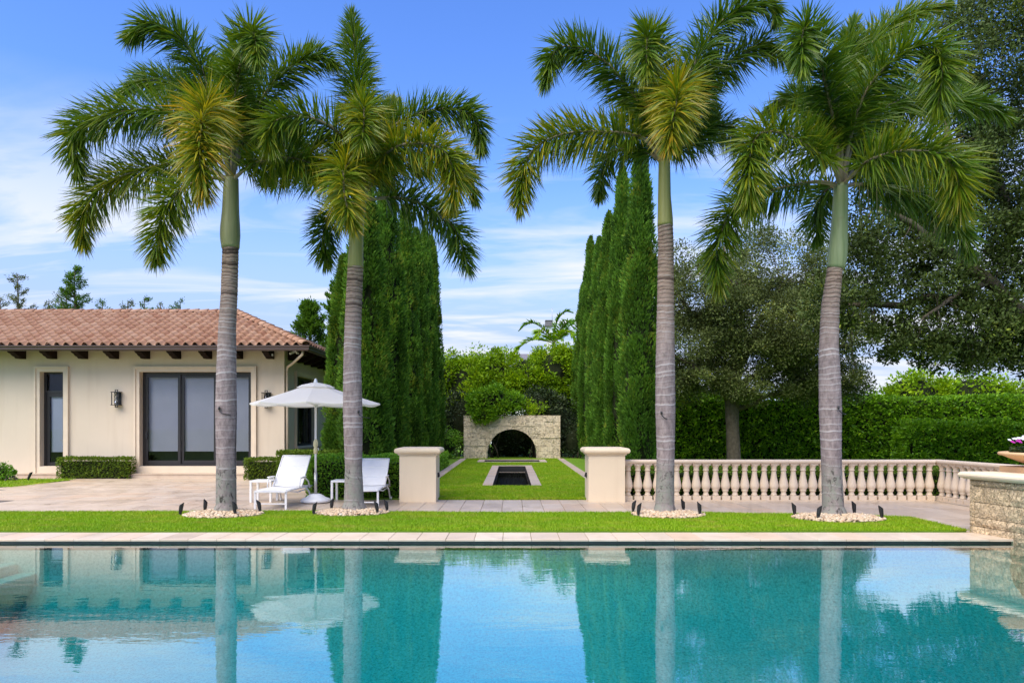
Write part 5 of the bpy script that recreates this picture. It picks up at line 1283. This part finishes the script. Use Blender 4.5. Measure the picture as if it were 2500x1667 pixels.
RC = [(3.85, 21.4, 9.9, 1.0), (3.82, 24.6, 10.4, 0.95), (3.8, 27.9, 9.9, 0.95), (3.8, 31.0, 9.7, 0.95), (3.8, 34.4, 10.6, 0.95), (3.82, 37.8, 9.2, 0.95)]
lbl = ['nearest tall cypress of the right row, behind the third palm trunk'] + [f'tall narrow cypress, number {q} from the pool in the right row' for q in ('two', 'three', 'four', 'five')] + ['farthest cypress of the right row, nearest the arch']
for i, (x, y, h, w) in enumerate(RC): cypress(x, y, h, w, i + 1, lbl[i], 'cypress row right of the lawn')

# ---------------------------------------------------------------- hedges
def hedge(name, label, x0, x1, y0, y1, h, m, leaf=0.05, dens=900, bump=0.05, seed=1, faces='flrt', group=None, cat='hedge', wavy=0.0):
    r = np.random.default_rng(seed); parts = []; cx, cy = (x0 + x1) / 2, (y0 + y1) / 2
    t = thing(name, label, cat, (cx, y0, 0), 0, group)
    def put(area, fn, nrmv):
        n = int(area * dens); P, nv = fn(r.random(n), r.random(n)), np.array(nrmv, float)
        lump = 0.5 + 0.5 * np.sin(P[:, 0] * 5.1 + np.sin(P[:, 2] * 4.3 + P[:, 1] * 3) * 2) * np.sin(P[:, 2] * 6.2 + P[:, 0] * 2.2 + P[:, 1] * 2)
        P = P + nv * (bump * lump - r.random(n) ** 1.5 * 0.10)[:, None]
        D = nv * 0.8 + r.normal(0, 0.75, (n, 3)) + np.array([0, 0, 0.45])
        L_ = leaf * r.uniform(0.7, 1.35, n)
        parts.append(leaf_cards(P - np.array([cx, y0, 0]), D, L_, L_ * 0.52, r, np.clip(r.normal(0.45, 0.2, n) + 0.15 * (lump - 0.5), 0, 1), nv * 1.0 + np.array([0, 0, 0.5])))
    W, Dp = x1 - x0, y1 - y0
    hh = lambda u: h + wavy * (np.sin(u * 7.3) * 0.5 + np.sin(u * 17.1 + 1) * 0.3)
    if 'f' in faces: put(W * h, lambda u, v: np.stack([x0 + u * W, np.full_like(u, y0), 0.02 + v * hh(u)], 1), (0, -1, 0))
    if 'l' in faces: put(Dp * h, lambda u, v: np.stack([np.full_like(u, x0), y0 + u * Dp, 0.02 + v * h], 1), (-1, 0, 0))
    if 'r' in faces: put(Dp * h, lambda u, v: np.stack([np.full_like(u, x1), y0 + u * Dp, 0.02 + v * h], 1), (1, 0, 0))
    if 't' in faces: put(W * Dp, lambda u, v: np.stack([x0 + u * W, y0 + v * Dp, hh(u)], 1), (0, 0, 1))
    V, F, T = join_cards(parts); inst('leaves', mesh_np('leaves', V, [F], m, T), t)
    b = min(0.09, Dp * 0.2); MB().box(x0 + b - cx, x1 - b - cx, b, Dp - b, 0.0, h - b * 1.1).build('dark_core', M['core'], t)  # solid dark box added behind the hedge leaves, no real twigs
    return t
hedge('clipped_hedge', 'low clipped box hedge between the narrow door and the sliding doors', -13.85, -11.72, 21.62, 22.15, 0.62, M['box'], 0.055, 1500, 0.03, 21)
hedge('clipped_hedge', 'clipped box hedge right of the sliding doors, behind the left lounger', -7.95, -5.35, 21.1, 21.75, 0.62, M['box'], 0.055, 1500, 0.03, 22)
hedge('clipped_hedge', 'taller clipped box hedge behind the parasol pole, under the side window', -6.35, -4.35, 19.2, 20.0, 0.90, M['box'], 0.055, 1400, 0.03, 23)
hedge('jasmine_hedge', 'soft bright green hedge behind the loungers, up to the gate pillar', -4.55, -2.42, 15.80, 17.3, 0.86, M['jasmine'], 0.060, 1500, 0.07, 24, wavy=0.05)
hedge('clipped_hedge', 'low green hedge along the left garden path behind the gate pillar', -3.2, -2.54, 17.4, 28.3, 0.58, M['jasmine'], 0.065, 800, 0.03, 25)
hedge('clipped_hedge', 'low dark green hedge seen between the balusters', 2.5, 10.4, 16.0, 16.9, 0.60, M['box'], 0.06, 900, 0.05, 26, wavy=0.06)
hedge('clipped_hedge', 'low hedge outside the short return of the balustrade, by the planter', 9.95, 10.75, 11.4, 15.9, 0.62, M['box'], 0.06, 800, 0.05, 29, 'flt', wavy=0.06)
hedge('tall_hedge', 'tall glossy green hedge behind the balustrade lawn', 5.6, 27.0, 32.0, 33.6, 2.85, M['hedge'], 0.15, 420, 0.16, 27, wavy=0.14)
hedge('tall_hedge', 'dark tall hedge glimpsed between the house and the cypresses', -16.0, -4.6, 34.0, 35.2, 3.2, M['darkshrub'], 0.15, 220, 0.15, 28, 'flt')

# ---------------------------------------------------------------- trees and shrubs made of leaf clumps
def blob_leaves(r, centers, radii, per, leaf, flat=0.75, upb=0.35, tone=(0.45, 0.2), asp=0.5):
    parts = []
    for c, rad in zip(centers, radii):
        n = int(per * r.uniform(0.7, 1.3)); d = unit(r.normal(size=(n, 3))); q = r.random(n) ** 0.45
        P = c + d * (q * rad)[:, None] * np.array([1, 1, flat]); D = d + r.normal(0, 0.6, (n, 3)) + np.array([0, 0, upb]); L_ = leaf * r.uniform(0.6, 1.4, n)
        tn = np.clip(r.normal(tone[0] - 0.04, tone[1] * 0.8) + r.normal(0, tone[1], n), 0, 1)
        parts.append(leaf_cards(P, D, L_, L_ * asp, r, tn))
    return join_cards(parts)
def limb(m, p, q, r0, r1, rs, sag=0.0, n=6):
    p = np.array(p, float); q = np.array(q, float); pts = []
    for i in range(n + 1):
        u = i / n; w = math.sin(PI * u); pts.append(p + (q - p) * u + np.array([rs.uniform(-1, 1) * 0.10 * w, rs.uniform(-1, 1) * 0.10 * w, sag * w + rs.uniform(-1, 1) * 0.06 * w]) * np.linalg.norm(q - p) * 0.5)
    m.tube(pts, [r0 + (r1 - r0) * i / n for i in range(n + 1)], 9); return pts
# oak 1: standing on the lawn behind the balustrade
def oak(name, label, base, trunk_pts, limbs, blobs, seed, mat, leaf, per, bark, flat=0.7, twig=True):
    t = thing(name, label, 'oak tree', base); rs = random.Random(seed); r = np.random.default_rng(seed); off = np.array(base, float)
    m = MB(); m.tube([np.array(p[:3]) - off for p in trunk_pts], [p[3] for p in trunk_pts], 14); m.build('trunk', bark, t)
    m = MB(); ends = []
    for p, q, r0, r1, sag in limbs: ends += limb(m, np.array(p) - off, np.array(q) - off, r0, r1, rs, sag)[2:]
    C, Rd = [], []
    for (bx, by, bz, sx, sy, sz, n, rad) in blobs:
        for _ in range(n):
            d = unit(r.normal(size=(1, 3)))[0] * r.uniform(0.35, 1) ** 0.5; C.append(np.array([bx, by, bz]) + d * np.array([sx, sy, sz]) - off); Rd.append(rad * r.uniform(0.6, 1.35))
    if twig and ends:
        E = np.array(ends)
        for c in C[::2]:
            k = np.argmin(np.linalg.norm(E - c, axis=1)); limb(m, E[k], c, 0.018, 0.006, rs, 0.0, 4)
    m.build('limbs', bark, t)
    V, F, T = blob_leaves(r, C, Rd, per, leaf, flat); inst('crown', mesh_np('crown', V, [F], mat, T), t); return t
ox, oy = 8.42, 27.0
oak('oak_tree', 'grey green oak with a bare trunk on the lawn behind the balustrade', (ox, oy, 0),
    [(ox + 0.05, oy, -0.1, 0.34), (ox, oy, 0.4, 0.26), (ox - 0.05, oy, 1.6, 0.24), (ox - 0.08, oy, 2.6, 0.27), (ox, oy, 3.4, 0.22), (ox + 0.2, oy, 5.0, 0.15), (ox + 0.3, oy, 7.0, 0.08)],
    [((ox - 0.1, oy, 2.5), (ox - 2.6, oy - 0.6, 4.4), 0.15, 0.05, 0.1), ((ox, oy, 2.2), (ox + 2.4, oy - 0.3, 3.4), 0.10, 0.05, -0.1), ((ox, oy, 2.7), (ox + 1.0, oy + 0.4, 5.5), 0.14, 0.05, 0.1),
     ((ox, oy, 3.0), (ox + 4.2, oy - 0.6, 4.6), 0.13, 0.04, 0.12), ((ox, oy, 3.0), (ox - 1.6, oy + 1, 6.4), 0.12, 0.04, 0.1), ((ox, oy, 3.4), (ox + 2.2, oy + 1.0, 7.2), 0.12, 0.04, 0.05), ((ox + 0.2, oy, 4.5), (ox - 0.6, oy - 0.8, 8.2), 0.1, 0.03, 0)],
    [(ox - 1.8, oy + 0.8, 4.6, 1.6, 2.63, 1.2, 41, 0.62), (ox - 0.9, oy + 0.8, 6.6, 2.1, 3.10, 1.6, 69, 0.62), (ox + 1.6, oy + 0.8, 5.4, 2.4, 3.10, 1.9, 92, 0.62), (ox + 0.6, oy - 0.6 + 0.8, 4.2, 2.2, 2.17, 0.7, 41, 0.55), (ox + 3.6, oy + 0.8, 5.6, 2.0, 2.48, 2.1, 80, 0.62), (ox + 3.9, oy + 0.8, 3.4, 1.5, 1.86, 0.9, 39, 0.5), (ox - 2.2, oy + 0.8, 3.2, 1.3, 1.86, 0.7, 29, 0.5), (ox + 2.4, oy - 0.4 + 0.8, 3.3, 1.2, 1.55, 0.5, 20, 0.45), (ox + 1.8, oy + 0.5 + 0.8, 8.0, 2.4, 2.63, 1.4, 57, 0.62), (ox + 0.6, oy - 0.5, 3.05, 1.5, 1.0, 0.45, 18, 0.42), (ox - 1.2, oy - 0.5, 3.3, 0.9, 0.9, 0.5, 14, 0.42), (ox - 2.3, oy + 0.3 + 0.8, 7.6, 0.9, 1.24, 1.3, 16, 0.45), (ox + 0.4, oy - 1.2 + 0.8, 5.6, 2.6, 1.40, 1.4, 52, 0.55)],
    41, M['oakleaf'], 0.09, 360, M['bark'], 0.75)
# oak 2: trunk off to the right, boughs reaching into the picture
qx, qy = 16.6, 20.5
oak('oak_tree', 'large dark oak reaching in from the right edge over the hedge', (qx, qy, 0),
    [(qx, qy, -0.1, 0.75), (qx, qy, 0.6, 0.55), (qx - 0.1, qy, 2.2, 0.5), (qx - 0.2, qy, 3.6, 0.5), (qx, qy, 6, 0.3), (qx + 0.3, qy, 9, 0.15)],
    [((qx - 0.2, qy, 3.4), (12.6, 19.6, 6.0), 0.25, 0.15, 0.02), ((12.6, 19.6, 6.0), (9.9, 19.4, 7.6), 0.15, 0.05, 0.05), ((14.6, 20, 4.75), (9.2, 20.2, 5.0), 0.20, 0.06, 0.08), ((qx - 0.2, qy, 3.8), (13.6, 20.6, 9.6), 0.3, 0.08, 0.1),
     ((13.2, 19.8, 5.6), (11.0, 19.0, 4.5), 0.10, 0.04, 0.08), ((qx, qy, 5), (15.2, 19.6, 11.8), 0.24, 0.07, 0.0), ((11.6, 19.5, 6.6), (12.0, 19.6, 10.2), 0.14, 0.05, 0.0), ((14, 20, 5), (14.8, 19, 4.2), 0.1, 0.04, 0.1)],
    [(13.7, 20.2, 11.6, 2.0, 1.9, 2.2, 104, 0.57), (14.6, 20.2, 9.0, 2.0, 1.8, 1.6, 66, 0.55), (12.2, 20.2, 8.6, 1.6, 1.5, 1.2, 49, 0.53), (10.6, 20.0, 6.8, 1.6, 1.3, 1.0, 34, 0.51), (12.8, 20, 6.9, 1.8, 1.3, 0.7, 22, 0.48), (9.7, 20.2, 5.2, 1.4, 1.1, 0.9, 26, 0.46), (12.4, 19.8, 4.4, 2.3, 1.2, 0.75, 51, 0.46), (14.3, 19.8, 4.1, 1.2, 1.1, 0.8, 29, 0.46), (10.6, 20, 3.9, 0.8, 0.8, 0.5, 10, 0.39), (14.4, 20.5, 13.6, 1.6, 1.4, 1.2, 34, 0.55), (13.4, 19.6, 5.6, 1.7, 0.9, 0.8, 26, 0.46), (11.4, 19.6, 5.6, 1.5, 0.9, 0.9, 26, 0.46), (14.6, 19.4, 6.6, 1.2, 0.9, 1.2, 29, 0.48), (11.0, 20.6, 8.0, 1.2, 1.0, 1.0, 18, 0.48), (13.6, 19.8, 3.5, 1.5, 0.9, 0.45, 22, 0.39), (11.9, 19.8, 3.65, 0.9, 0.8, 0.4, 9, 0.37)],
    42, M['oakleaf_dark'], 0.098, 250, M['bark'], 0.75)

def shrub(name, label, base, blobs, seed, mat, leaf, per, cat='shrub', core=True, flat=0.85, stems=5, stemr=0.04, group=None, upb=0.35, asp=0.5):
    t = thing(name, label, cat, base, 0, group); r = np.random.default_rng(seed); rs = random.Random(seed); off = np.array(base, float); C, Rd = [], []
    for (bx, by, bz, sx, sy, sz, n, rad) in blobs:
        for _ in range(n):
            d = unit(r.normal(size=(1, 3)))[0] * r.uniform(0.4, 1) ** 0.4; C.append(np.array([bx, by, bz]) + d * np.array([sx, sy, sz]) - off); Rd.append(rad * r.uniform(0.6, 1.35))
    V, F, T = blob_leaves(r, C, Rd, per, leaf, flat, upb, asp=asp); inst('crown', mesh_np('crown', V, [F], mat, T), t)
    m = MB()
    for k in range(stems):
        c = C[rs.randrange(len(C))]; limb(m, (rs.uniform(-.3, .3), rs.uniform(-.3, .3), -0.05), c, stemr, stemr * 0.3, rs, 0.0, 5)
    m.build('stems', M['barkdark'], t)
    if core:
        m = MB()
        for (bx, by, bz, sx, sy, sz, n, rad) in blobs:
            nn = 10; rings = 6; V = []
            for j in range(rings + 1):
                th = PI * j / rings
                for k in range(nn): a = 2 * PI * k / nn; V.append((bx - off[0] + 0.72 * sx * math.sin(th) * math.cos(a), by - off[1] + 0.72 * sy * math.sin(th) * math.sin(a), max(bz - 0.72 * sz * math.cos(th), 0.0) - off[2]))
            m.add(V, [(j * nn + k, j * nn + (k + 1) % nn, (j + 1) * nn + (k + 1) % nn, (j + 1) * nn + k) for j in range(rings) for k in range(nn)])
        m.build('dark_core', M['core'], t)  # dark solid shapes added inside the shrub so gaps stay opaque
    return t
# thicket behind the arch
shrub('flowering_shrub', 'tall lime green shrub behind the arch, left half of the thicket', (-2.0, 38.6, 0), [(-2.3, 38.6, 3.6, 1.6, 1.2, 2.0, 46, 0.6), (-0.9, 39.0, 4.2, 1.3, 1.2, 1.4, 32, 0.55), (-3.3, 38.6, 4.6, 0.9, 0.8, 0.9, 16, 0.5)], 61, M['lime'], 0.15, 260)
shrub('flowering_shrub', 'tall lime green shrub behind the arch, right half of the thicket', (1.9, 39.0, 0), [(2.3, 39.0, 4.5, 1.4, 1.2, 1.5, 38, 0.6), (0.7, 38.9, 4.3, 1.2, 1.2, 1.3, 30, 0.55), (1.4, 38.6, 3.4, 1.5, 1.0, 0.9, 22, 0.55), (3.0, 39, 5.4, 0.7, 0.7, 0.7, 12, 0.45)], 62, M['lime'], 0.15, 260)
shrub('dark_shrub', 'dark glossy shrub behind the right shoulder of the arch', (2.2, 37.2, 0), [(2.2, 37.2, 1.6, 1.4, 0.9, 1.7, 42, 0.5), (1.3, 37.0, 2.6, 0.9, 0.8, 0.8, 20, 0.5)], 63, M['darkshrub'], 0.14, 130)
shrub('dark_shrub', 'dark twiggy shrub left of the arch, below the lime thicket', (-2.6, 37.2, 0), [(-2.5, 37.2, 1.7, 1.2, 0.9, 1.7, 36, 0.5), (-1.5, 37.0, 2.6, 0.9, 0.8, 0.6, 16, 0.45)], 64, M['darkshrub'], 0.14, 130)
shrub('dark_shrub', 'dark leafy thicket seen through the arch opening', (0, 37.4, 0), [(0, 37.4, 1.0, 1.6, 0.8, 1.4, 40, 0.5)], 65, M['darkshrub'], 0.16, 120, stems=14, stemr=0.03)
shrub('arch_vine', 'bushy bright green vine spilling over the top left of the arch', (-0.95, 35.45, 0), [(-0.95, 35.3, 2.9, 1.0, 0.75, 0.75, 34, 0.42), (-1.3, 34.95, 2.15, 0.6, 0.3, 0.35, 12, 0.3), (-0.1, 35.3, 2.8, 0.6, 0.5, 0.5, 10, 0.34), (-1.9, 35.3, 2.75, 0.4, 0.4, 0.4, 6, 0.32)], 66, M['vine'], 0.12, 220, 'vine', True, 0.8)
shrub('small_shrub', 'yellow green shrub on top of the arch, right of the vine', (1.1, 35.8, 0), [(1.1, 35.8, 2.45, 0.7, 0.4, 0.35, 12, 0.3)], 67, M['lime'], 0.11, 80, core=False)
shrub('dark_shrub', 'tall dark shrub closing the gap between the left cypress row and the thicket', (-3.9, 38.6, 0), [(-3.9, 38.6, 2.4, 0.9, 0.8, 2.4, 36, 0.55)], 70, M['darkshrub'], 0.15, 150)
shrub('dark_shrub', 'tall dark shrub closing the gap between the right cypress row and the thicket', (3.7, 39.6, 0), [(3.6, 39.6, 2.4, 0.9, 0.8, 2.4, 36, 0.55)], 71, M['darkshrub'], 0.15, 150)
shrub('garden_shrub', 'leafy shrub low at the left foot of the arch, by the cypresses', (-3.4, 35.2, 0), [(-3.3, 35.0, 0.7, 0.7, 0.6, 0.8, 18, 0.35)], 68, M['jasmine'], 0.09, 120)
shrub('garden_shrub', 'dark shrub low at the right foot of the arch, by the cypresses', (3.2, 35.6, 0), [(3.1, 35.6, 0.8, 0.6, 0.5, 0.9, 18, 0.35)], 69, M['darkshrub'], 0.09, 120)
# trees behind the house
def spire(label, x, y, h, zb0, rad, seed, mat, n=26, per=120, leaf=0.10):
    t = thing('conifer_tree', label, 'conifer', (x, y, 0), 0, 'conifers behind the pool house'); r = np.random.default_rng(seed); rs = random.Random(seed); m = MB(); m.tube([(0, 0, -0.1), (0.05, 0, h * 0.5), (0, 0, h)], [0.14, 0.08, 0.012], 8); parts = []
    for k in range(n):
        u = (k + rs.random()) / n; z = zb0 + (h - zb0) * u; L_ = rad * (1 - u) ** 0.8 + 0.12; a = rs.uniform(0, 2 * PI); q = np.array([L_ * math.cos(a), L_ * math.sin(a), z + L_ * 0.55]); p = np.array([0, 0, z])
        m.tube([p, p + (q - p) * 0.5 + np.array([0, 0, -0.04]), q], [0.02, 0.014, 0.006], 5)
        nn = int(per * (0.4 + L_)); v = r.uniform(0.15, 1.05, nn); C = p + (q - p) * v[:, None] + r.normal(0, 0.055, (nn, 3)); D = unit((q - p)[None]) + r.normal(0, 0.6, (nn, 3)) + np.array([0, 0, 0.3])
        parts.append(leaf_cards(C, D, leaf * r.uniform(0.6, 1.3, nn), leaf * 0.3, r, np.clip(r.normal(0.45, 0.2, nn), 0, 1)))
    m.build('trunk', M['barkdark'], t); V, F, T = join_cards(parts); inst('crown', mesh_np('crown', V, [F], mat, T), t)
spire('thin dark conifer tip above the roof at the far left', -20.85, 30, 8.0, 4.5, 1.0, 81, M['oakleaf'], 20, 150)
spire('drooping side tip left of the thin conifer above the roof', -21.6, 30, 7.0, 4.5, 0.9, 82, M['oakleaf'], 12, 110)
spire('dense bright conifer spire above the roof, near the left edge', -18.45, 30, 8.25, 4.5, 0.85, 83, M['juniper'], 46, 230)
spire('thin conifer leaning beside the dense spire above the roof', -19.0, 30.3, 7.6, 4.5, 0.9, 84, M['oakleaf'], 16, 110)
for i, (px, yt, lb) in enumerate(((110, 745, 'tiny conifer tip above the ridge, left of the dense spire'), (250, 742, 'small pair of conifer tips above the ridge, right of the dense spire'), (312, 744, 'low conifer tip above the ridge, left of its taller neighbour'), (352, 732, 'middle conifer tip above the ridge, left of the palm trunk'), (392, 750, 'lowest conifer tip above the ridge, close to the palm trunk'), (440, 742, 'last conifer tip above the ridge before the palm trunk'))):
    p = at(px, yt, 30.5); spire(lb, p[0], 30.5, p[2] + 0.1, 4.6, 0.75, 90 + i, M['juniper'] if i % 2 else M['oakleaf'], 15, 110)
def juniper(label, x, y, h, rad, seed):
    t = thing('juniper_tree', label, 'juniper', (x, y, 0), 0, 'junipers beside the house'); r = np.random.default_rng(seed); rs = random.Random(seed); m = MB(); m.tube([(0, 0, -0.1), (0, 0, h * 0.6), (0, 0, h * 0.95)], [0.16, 0.09, 0.02], 8); parts = []
    for k in range(150):
        u = rs.random() ** 0.8; z = 1.2 + (h - 1.4) * u; L_ = rad * (1 - u) ** 0.7 * rs.uniform(0.6, 1.1) + 0.15; a = rs.uniform(0, 2 * PI); p = np.array([0, 0, z]); q = np.array([L_ * math.cos(a), L_ * math.sin(a), z + L_ * 0.65])
        m.tube([p, q], [0.018, 0.006], 4); nn = 150; v = r.uniform(0.3, 1.08, nn); C = p + (q - p) * v[:, None] + r.normal(0, 0.10, (nn, 3)) * (1.15 - v)[:, None] * 1.6; D = unit((q - p)[None]) * 1.2 + r.normal(0, 0.55, (nn, 3)) + np.array([0, 0, 0.6])
        parts.append(leaf_cards(C, D, 0.12 * r.uniform(0.6, 1.4, nn), 0.045, r, np.clip(r.normal(rs.uniform(.3, .6), 0.18, nn), 0, 1)))
    m.build('trunk', M['barkdark'], t); V, F, T = join_cards(parts); inst('crown', mesh_np('crown', V, [F], M['juniper'], T), t)
juniper('spiky green juniper rising behind the right end of the roof', -7.3, 30.2, 8.0, 1.5, 101)
juniper('broad juniper filling the gap between the house and the left cypress row', -6.3, 29.4, 6.2, 1.7, 103)
juniper('lower juniper at the roof end, left of the taller one', -8.7, 30.6, 7.0, 1.4, 102)
shrub('lime_tree', 'bright green leafy tree beyond the tall hedge, under the dark oak', (24.0, 40, 0), [(22.5, 40, 3.3, 2.2, 1.4, 1.3, 40, 0.6), (26.0, 40, 3.3, 2.4, 1.4, 1.3, 40, 0.6), (29.5, 40, 3.0, 2, 1.4, 1.2, 24, 0.6)], 103, M['lime'], 0.2, 110, 'tree')
shrub('far_shrub', 'pale grey green bush behind the hedge, right of the oak trunk', (15.6, 38, 0), [(15.4, 38, 3.3, 1.3, 1.2, 1.6, 26, 0.5)], 104, M['oakleaf'], 0.15, 110, 'shrub')
hedge('clipped_hedge', 'lower green hedge standing before the tall hedge, behind the flower urn', 13.6, 22.0, 24.2, 25.2, 1.55, M['hedge'], 0.12, 800, 0.14, 105, 'flt', wavy=0.25)
shrub('corner_shrub', 'small leafy shrub on the grass corner at the left edge', (-14.55, 20.6, 0), [(-14.85, 20.6, 0.24, 0.32, 0.3, 0.22, 14, 0.18)], 106, M['jasmine'], 0.07, 150)
t = None
shrub('dark_tree', 'dark leafy tree filling the gap behind the hedge, left of the oak trunk', (8.0, 37, 0), [(7.6, 37, 3.0, 1.7, 1.2, 1.7, 44, 0.6), (10.4, 37.5, 2.6, 1.6, 1.0, 1.3, 30, 0.55)], 107, M['darkshrub'], 0.17, 150, 'tree')
spotlight(-13.98, 20.55, 25, 0, 0.2, 'black bullet spotlight on the grass corner by the left edge shrub')
# slender palm and a neighbour's roof far behind the thicket
def far_palm():
    px, py, Y = 1352, 838, 46.0; c = at(px, py, Y); t = thing('feather_palm', 'distant feathery palm rising behind the thicket, beside a chimney', 'palm tree', (c[0], Y, 0)); off = np.array([c[0], Y, 0])
    MB().tube([(0, 0, -0.1), (0, 0, c[2] * 0.5), (0, 0, c[2])], [0.2, 0.16, 0.13], 10).build('trunk', M['bark'], t)
    fr_ = [([(1335, 812, 0), (1310, 792, 0), (1288, 790, 0), (1272, 803, 0)], 0.12), ([(1356, 800, 0), (1366, 775, 0), (1380, 762, 0), (1392, 762, 0)], 0.2), ([(1372, 800, -.5), (1388, 785, -.8), (1400, 800, -1)], 0.15), ([(1338, 820, -.8), (1318, 808, -1.2), (1312, 822, -1.4)], 0.45),
           ([(1375, 815, -.8), (1390, 812, -1.2), (1402, 832, -1.4)], 0.45), ([(1385, 800, .5), (1405, 785, .8), (1425, 795, 1)], 0.12), ([(1330, 832, .4), (1300, 830, .6), (1272, 845, .8), (1258, 860, 1)], 0.35)]
    for i, (pts, gd) in enumerate(fr_):
        inst('frond', frond_mesh([c - off] + [at(x, y, Y + dy) - off for x, y, dy in pts], 900 + i, gd, 0.62, 70, 0.12, 0.1, M['lime'] if gd > 0.3 else M['vine'], 0.075, False), t)
far_palm()
nh = thing('neighbour_house', 'grey roofed neighbouring house mostly hidden behind the lime thicket', 'house', (0, 62, 0))
MB().box(-7.5, 5.5, 0, 8, -0.4, 6.4).build('wall', M['whitehouse'], nh)
m = MB(); m.add([(-8.2, -0.7, 6.35), (6.2, -0.7, 6.35), (6.2, 8.7, 6.35), (-8.2, 8.7, 6.35), (-3.5, 4, 8.3), (1.5, 4, 8.3)], [(0, 1, 5, 4), (1, 2, 5), (2, 3, 4, 5), (3, 0, 4), (3, 2, 1, 0)]); rf = m.build('roof', M['slate'], nh)
c = at(1340, 790, 63.5)
m = MB(); a = 0.30; m.prism([(c[0] - 0.42, c[2] - 0.26), (c[0] + 0.42, c[2] - 0.26), (c[0] + 0.30, c[2] + 0.20), (c[0] - 0.30, c[2] + 0.20)], 'y', 1.1, 2.0); m.box(c[0] - 0.34, c[0] + 0.34, 1.05, 2.05, c[2] + 0.2, c[2] + 0.26)
m.build('chimney_cap', M['slate'], rf); MB().box(c[0] - 0.20, c[0] + 0.20, 1.35, 1.75, 7.0, c[2] - 0.262).build('chimney', M['whitehouse'], rf); MB().tube([(c[0] + 0.3, 1.5, c[2] + 0.2), (c[0] + 0.28, 1.5, c[2] + 1.4)], 0.02, 5).build('aerial', M['alu'], rf)
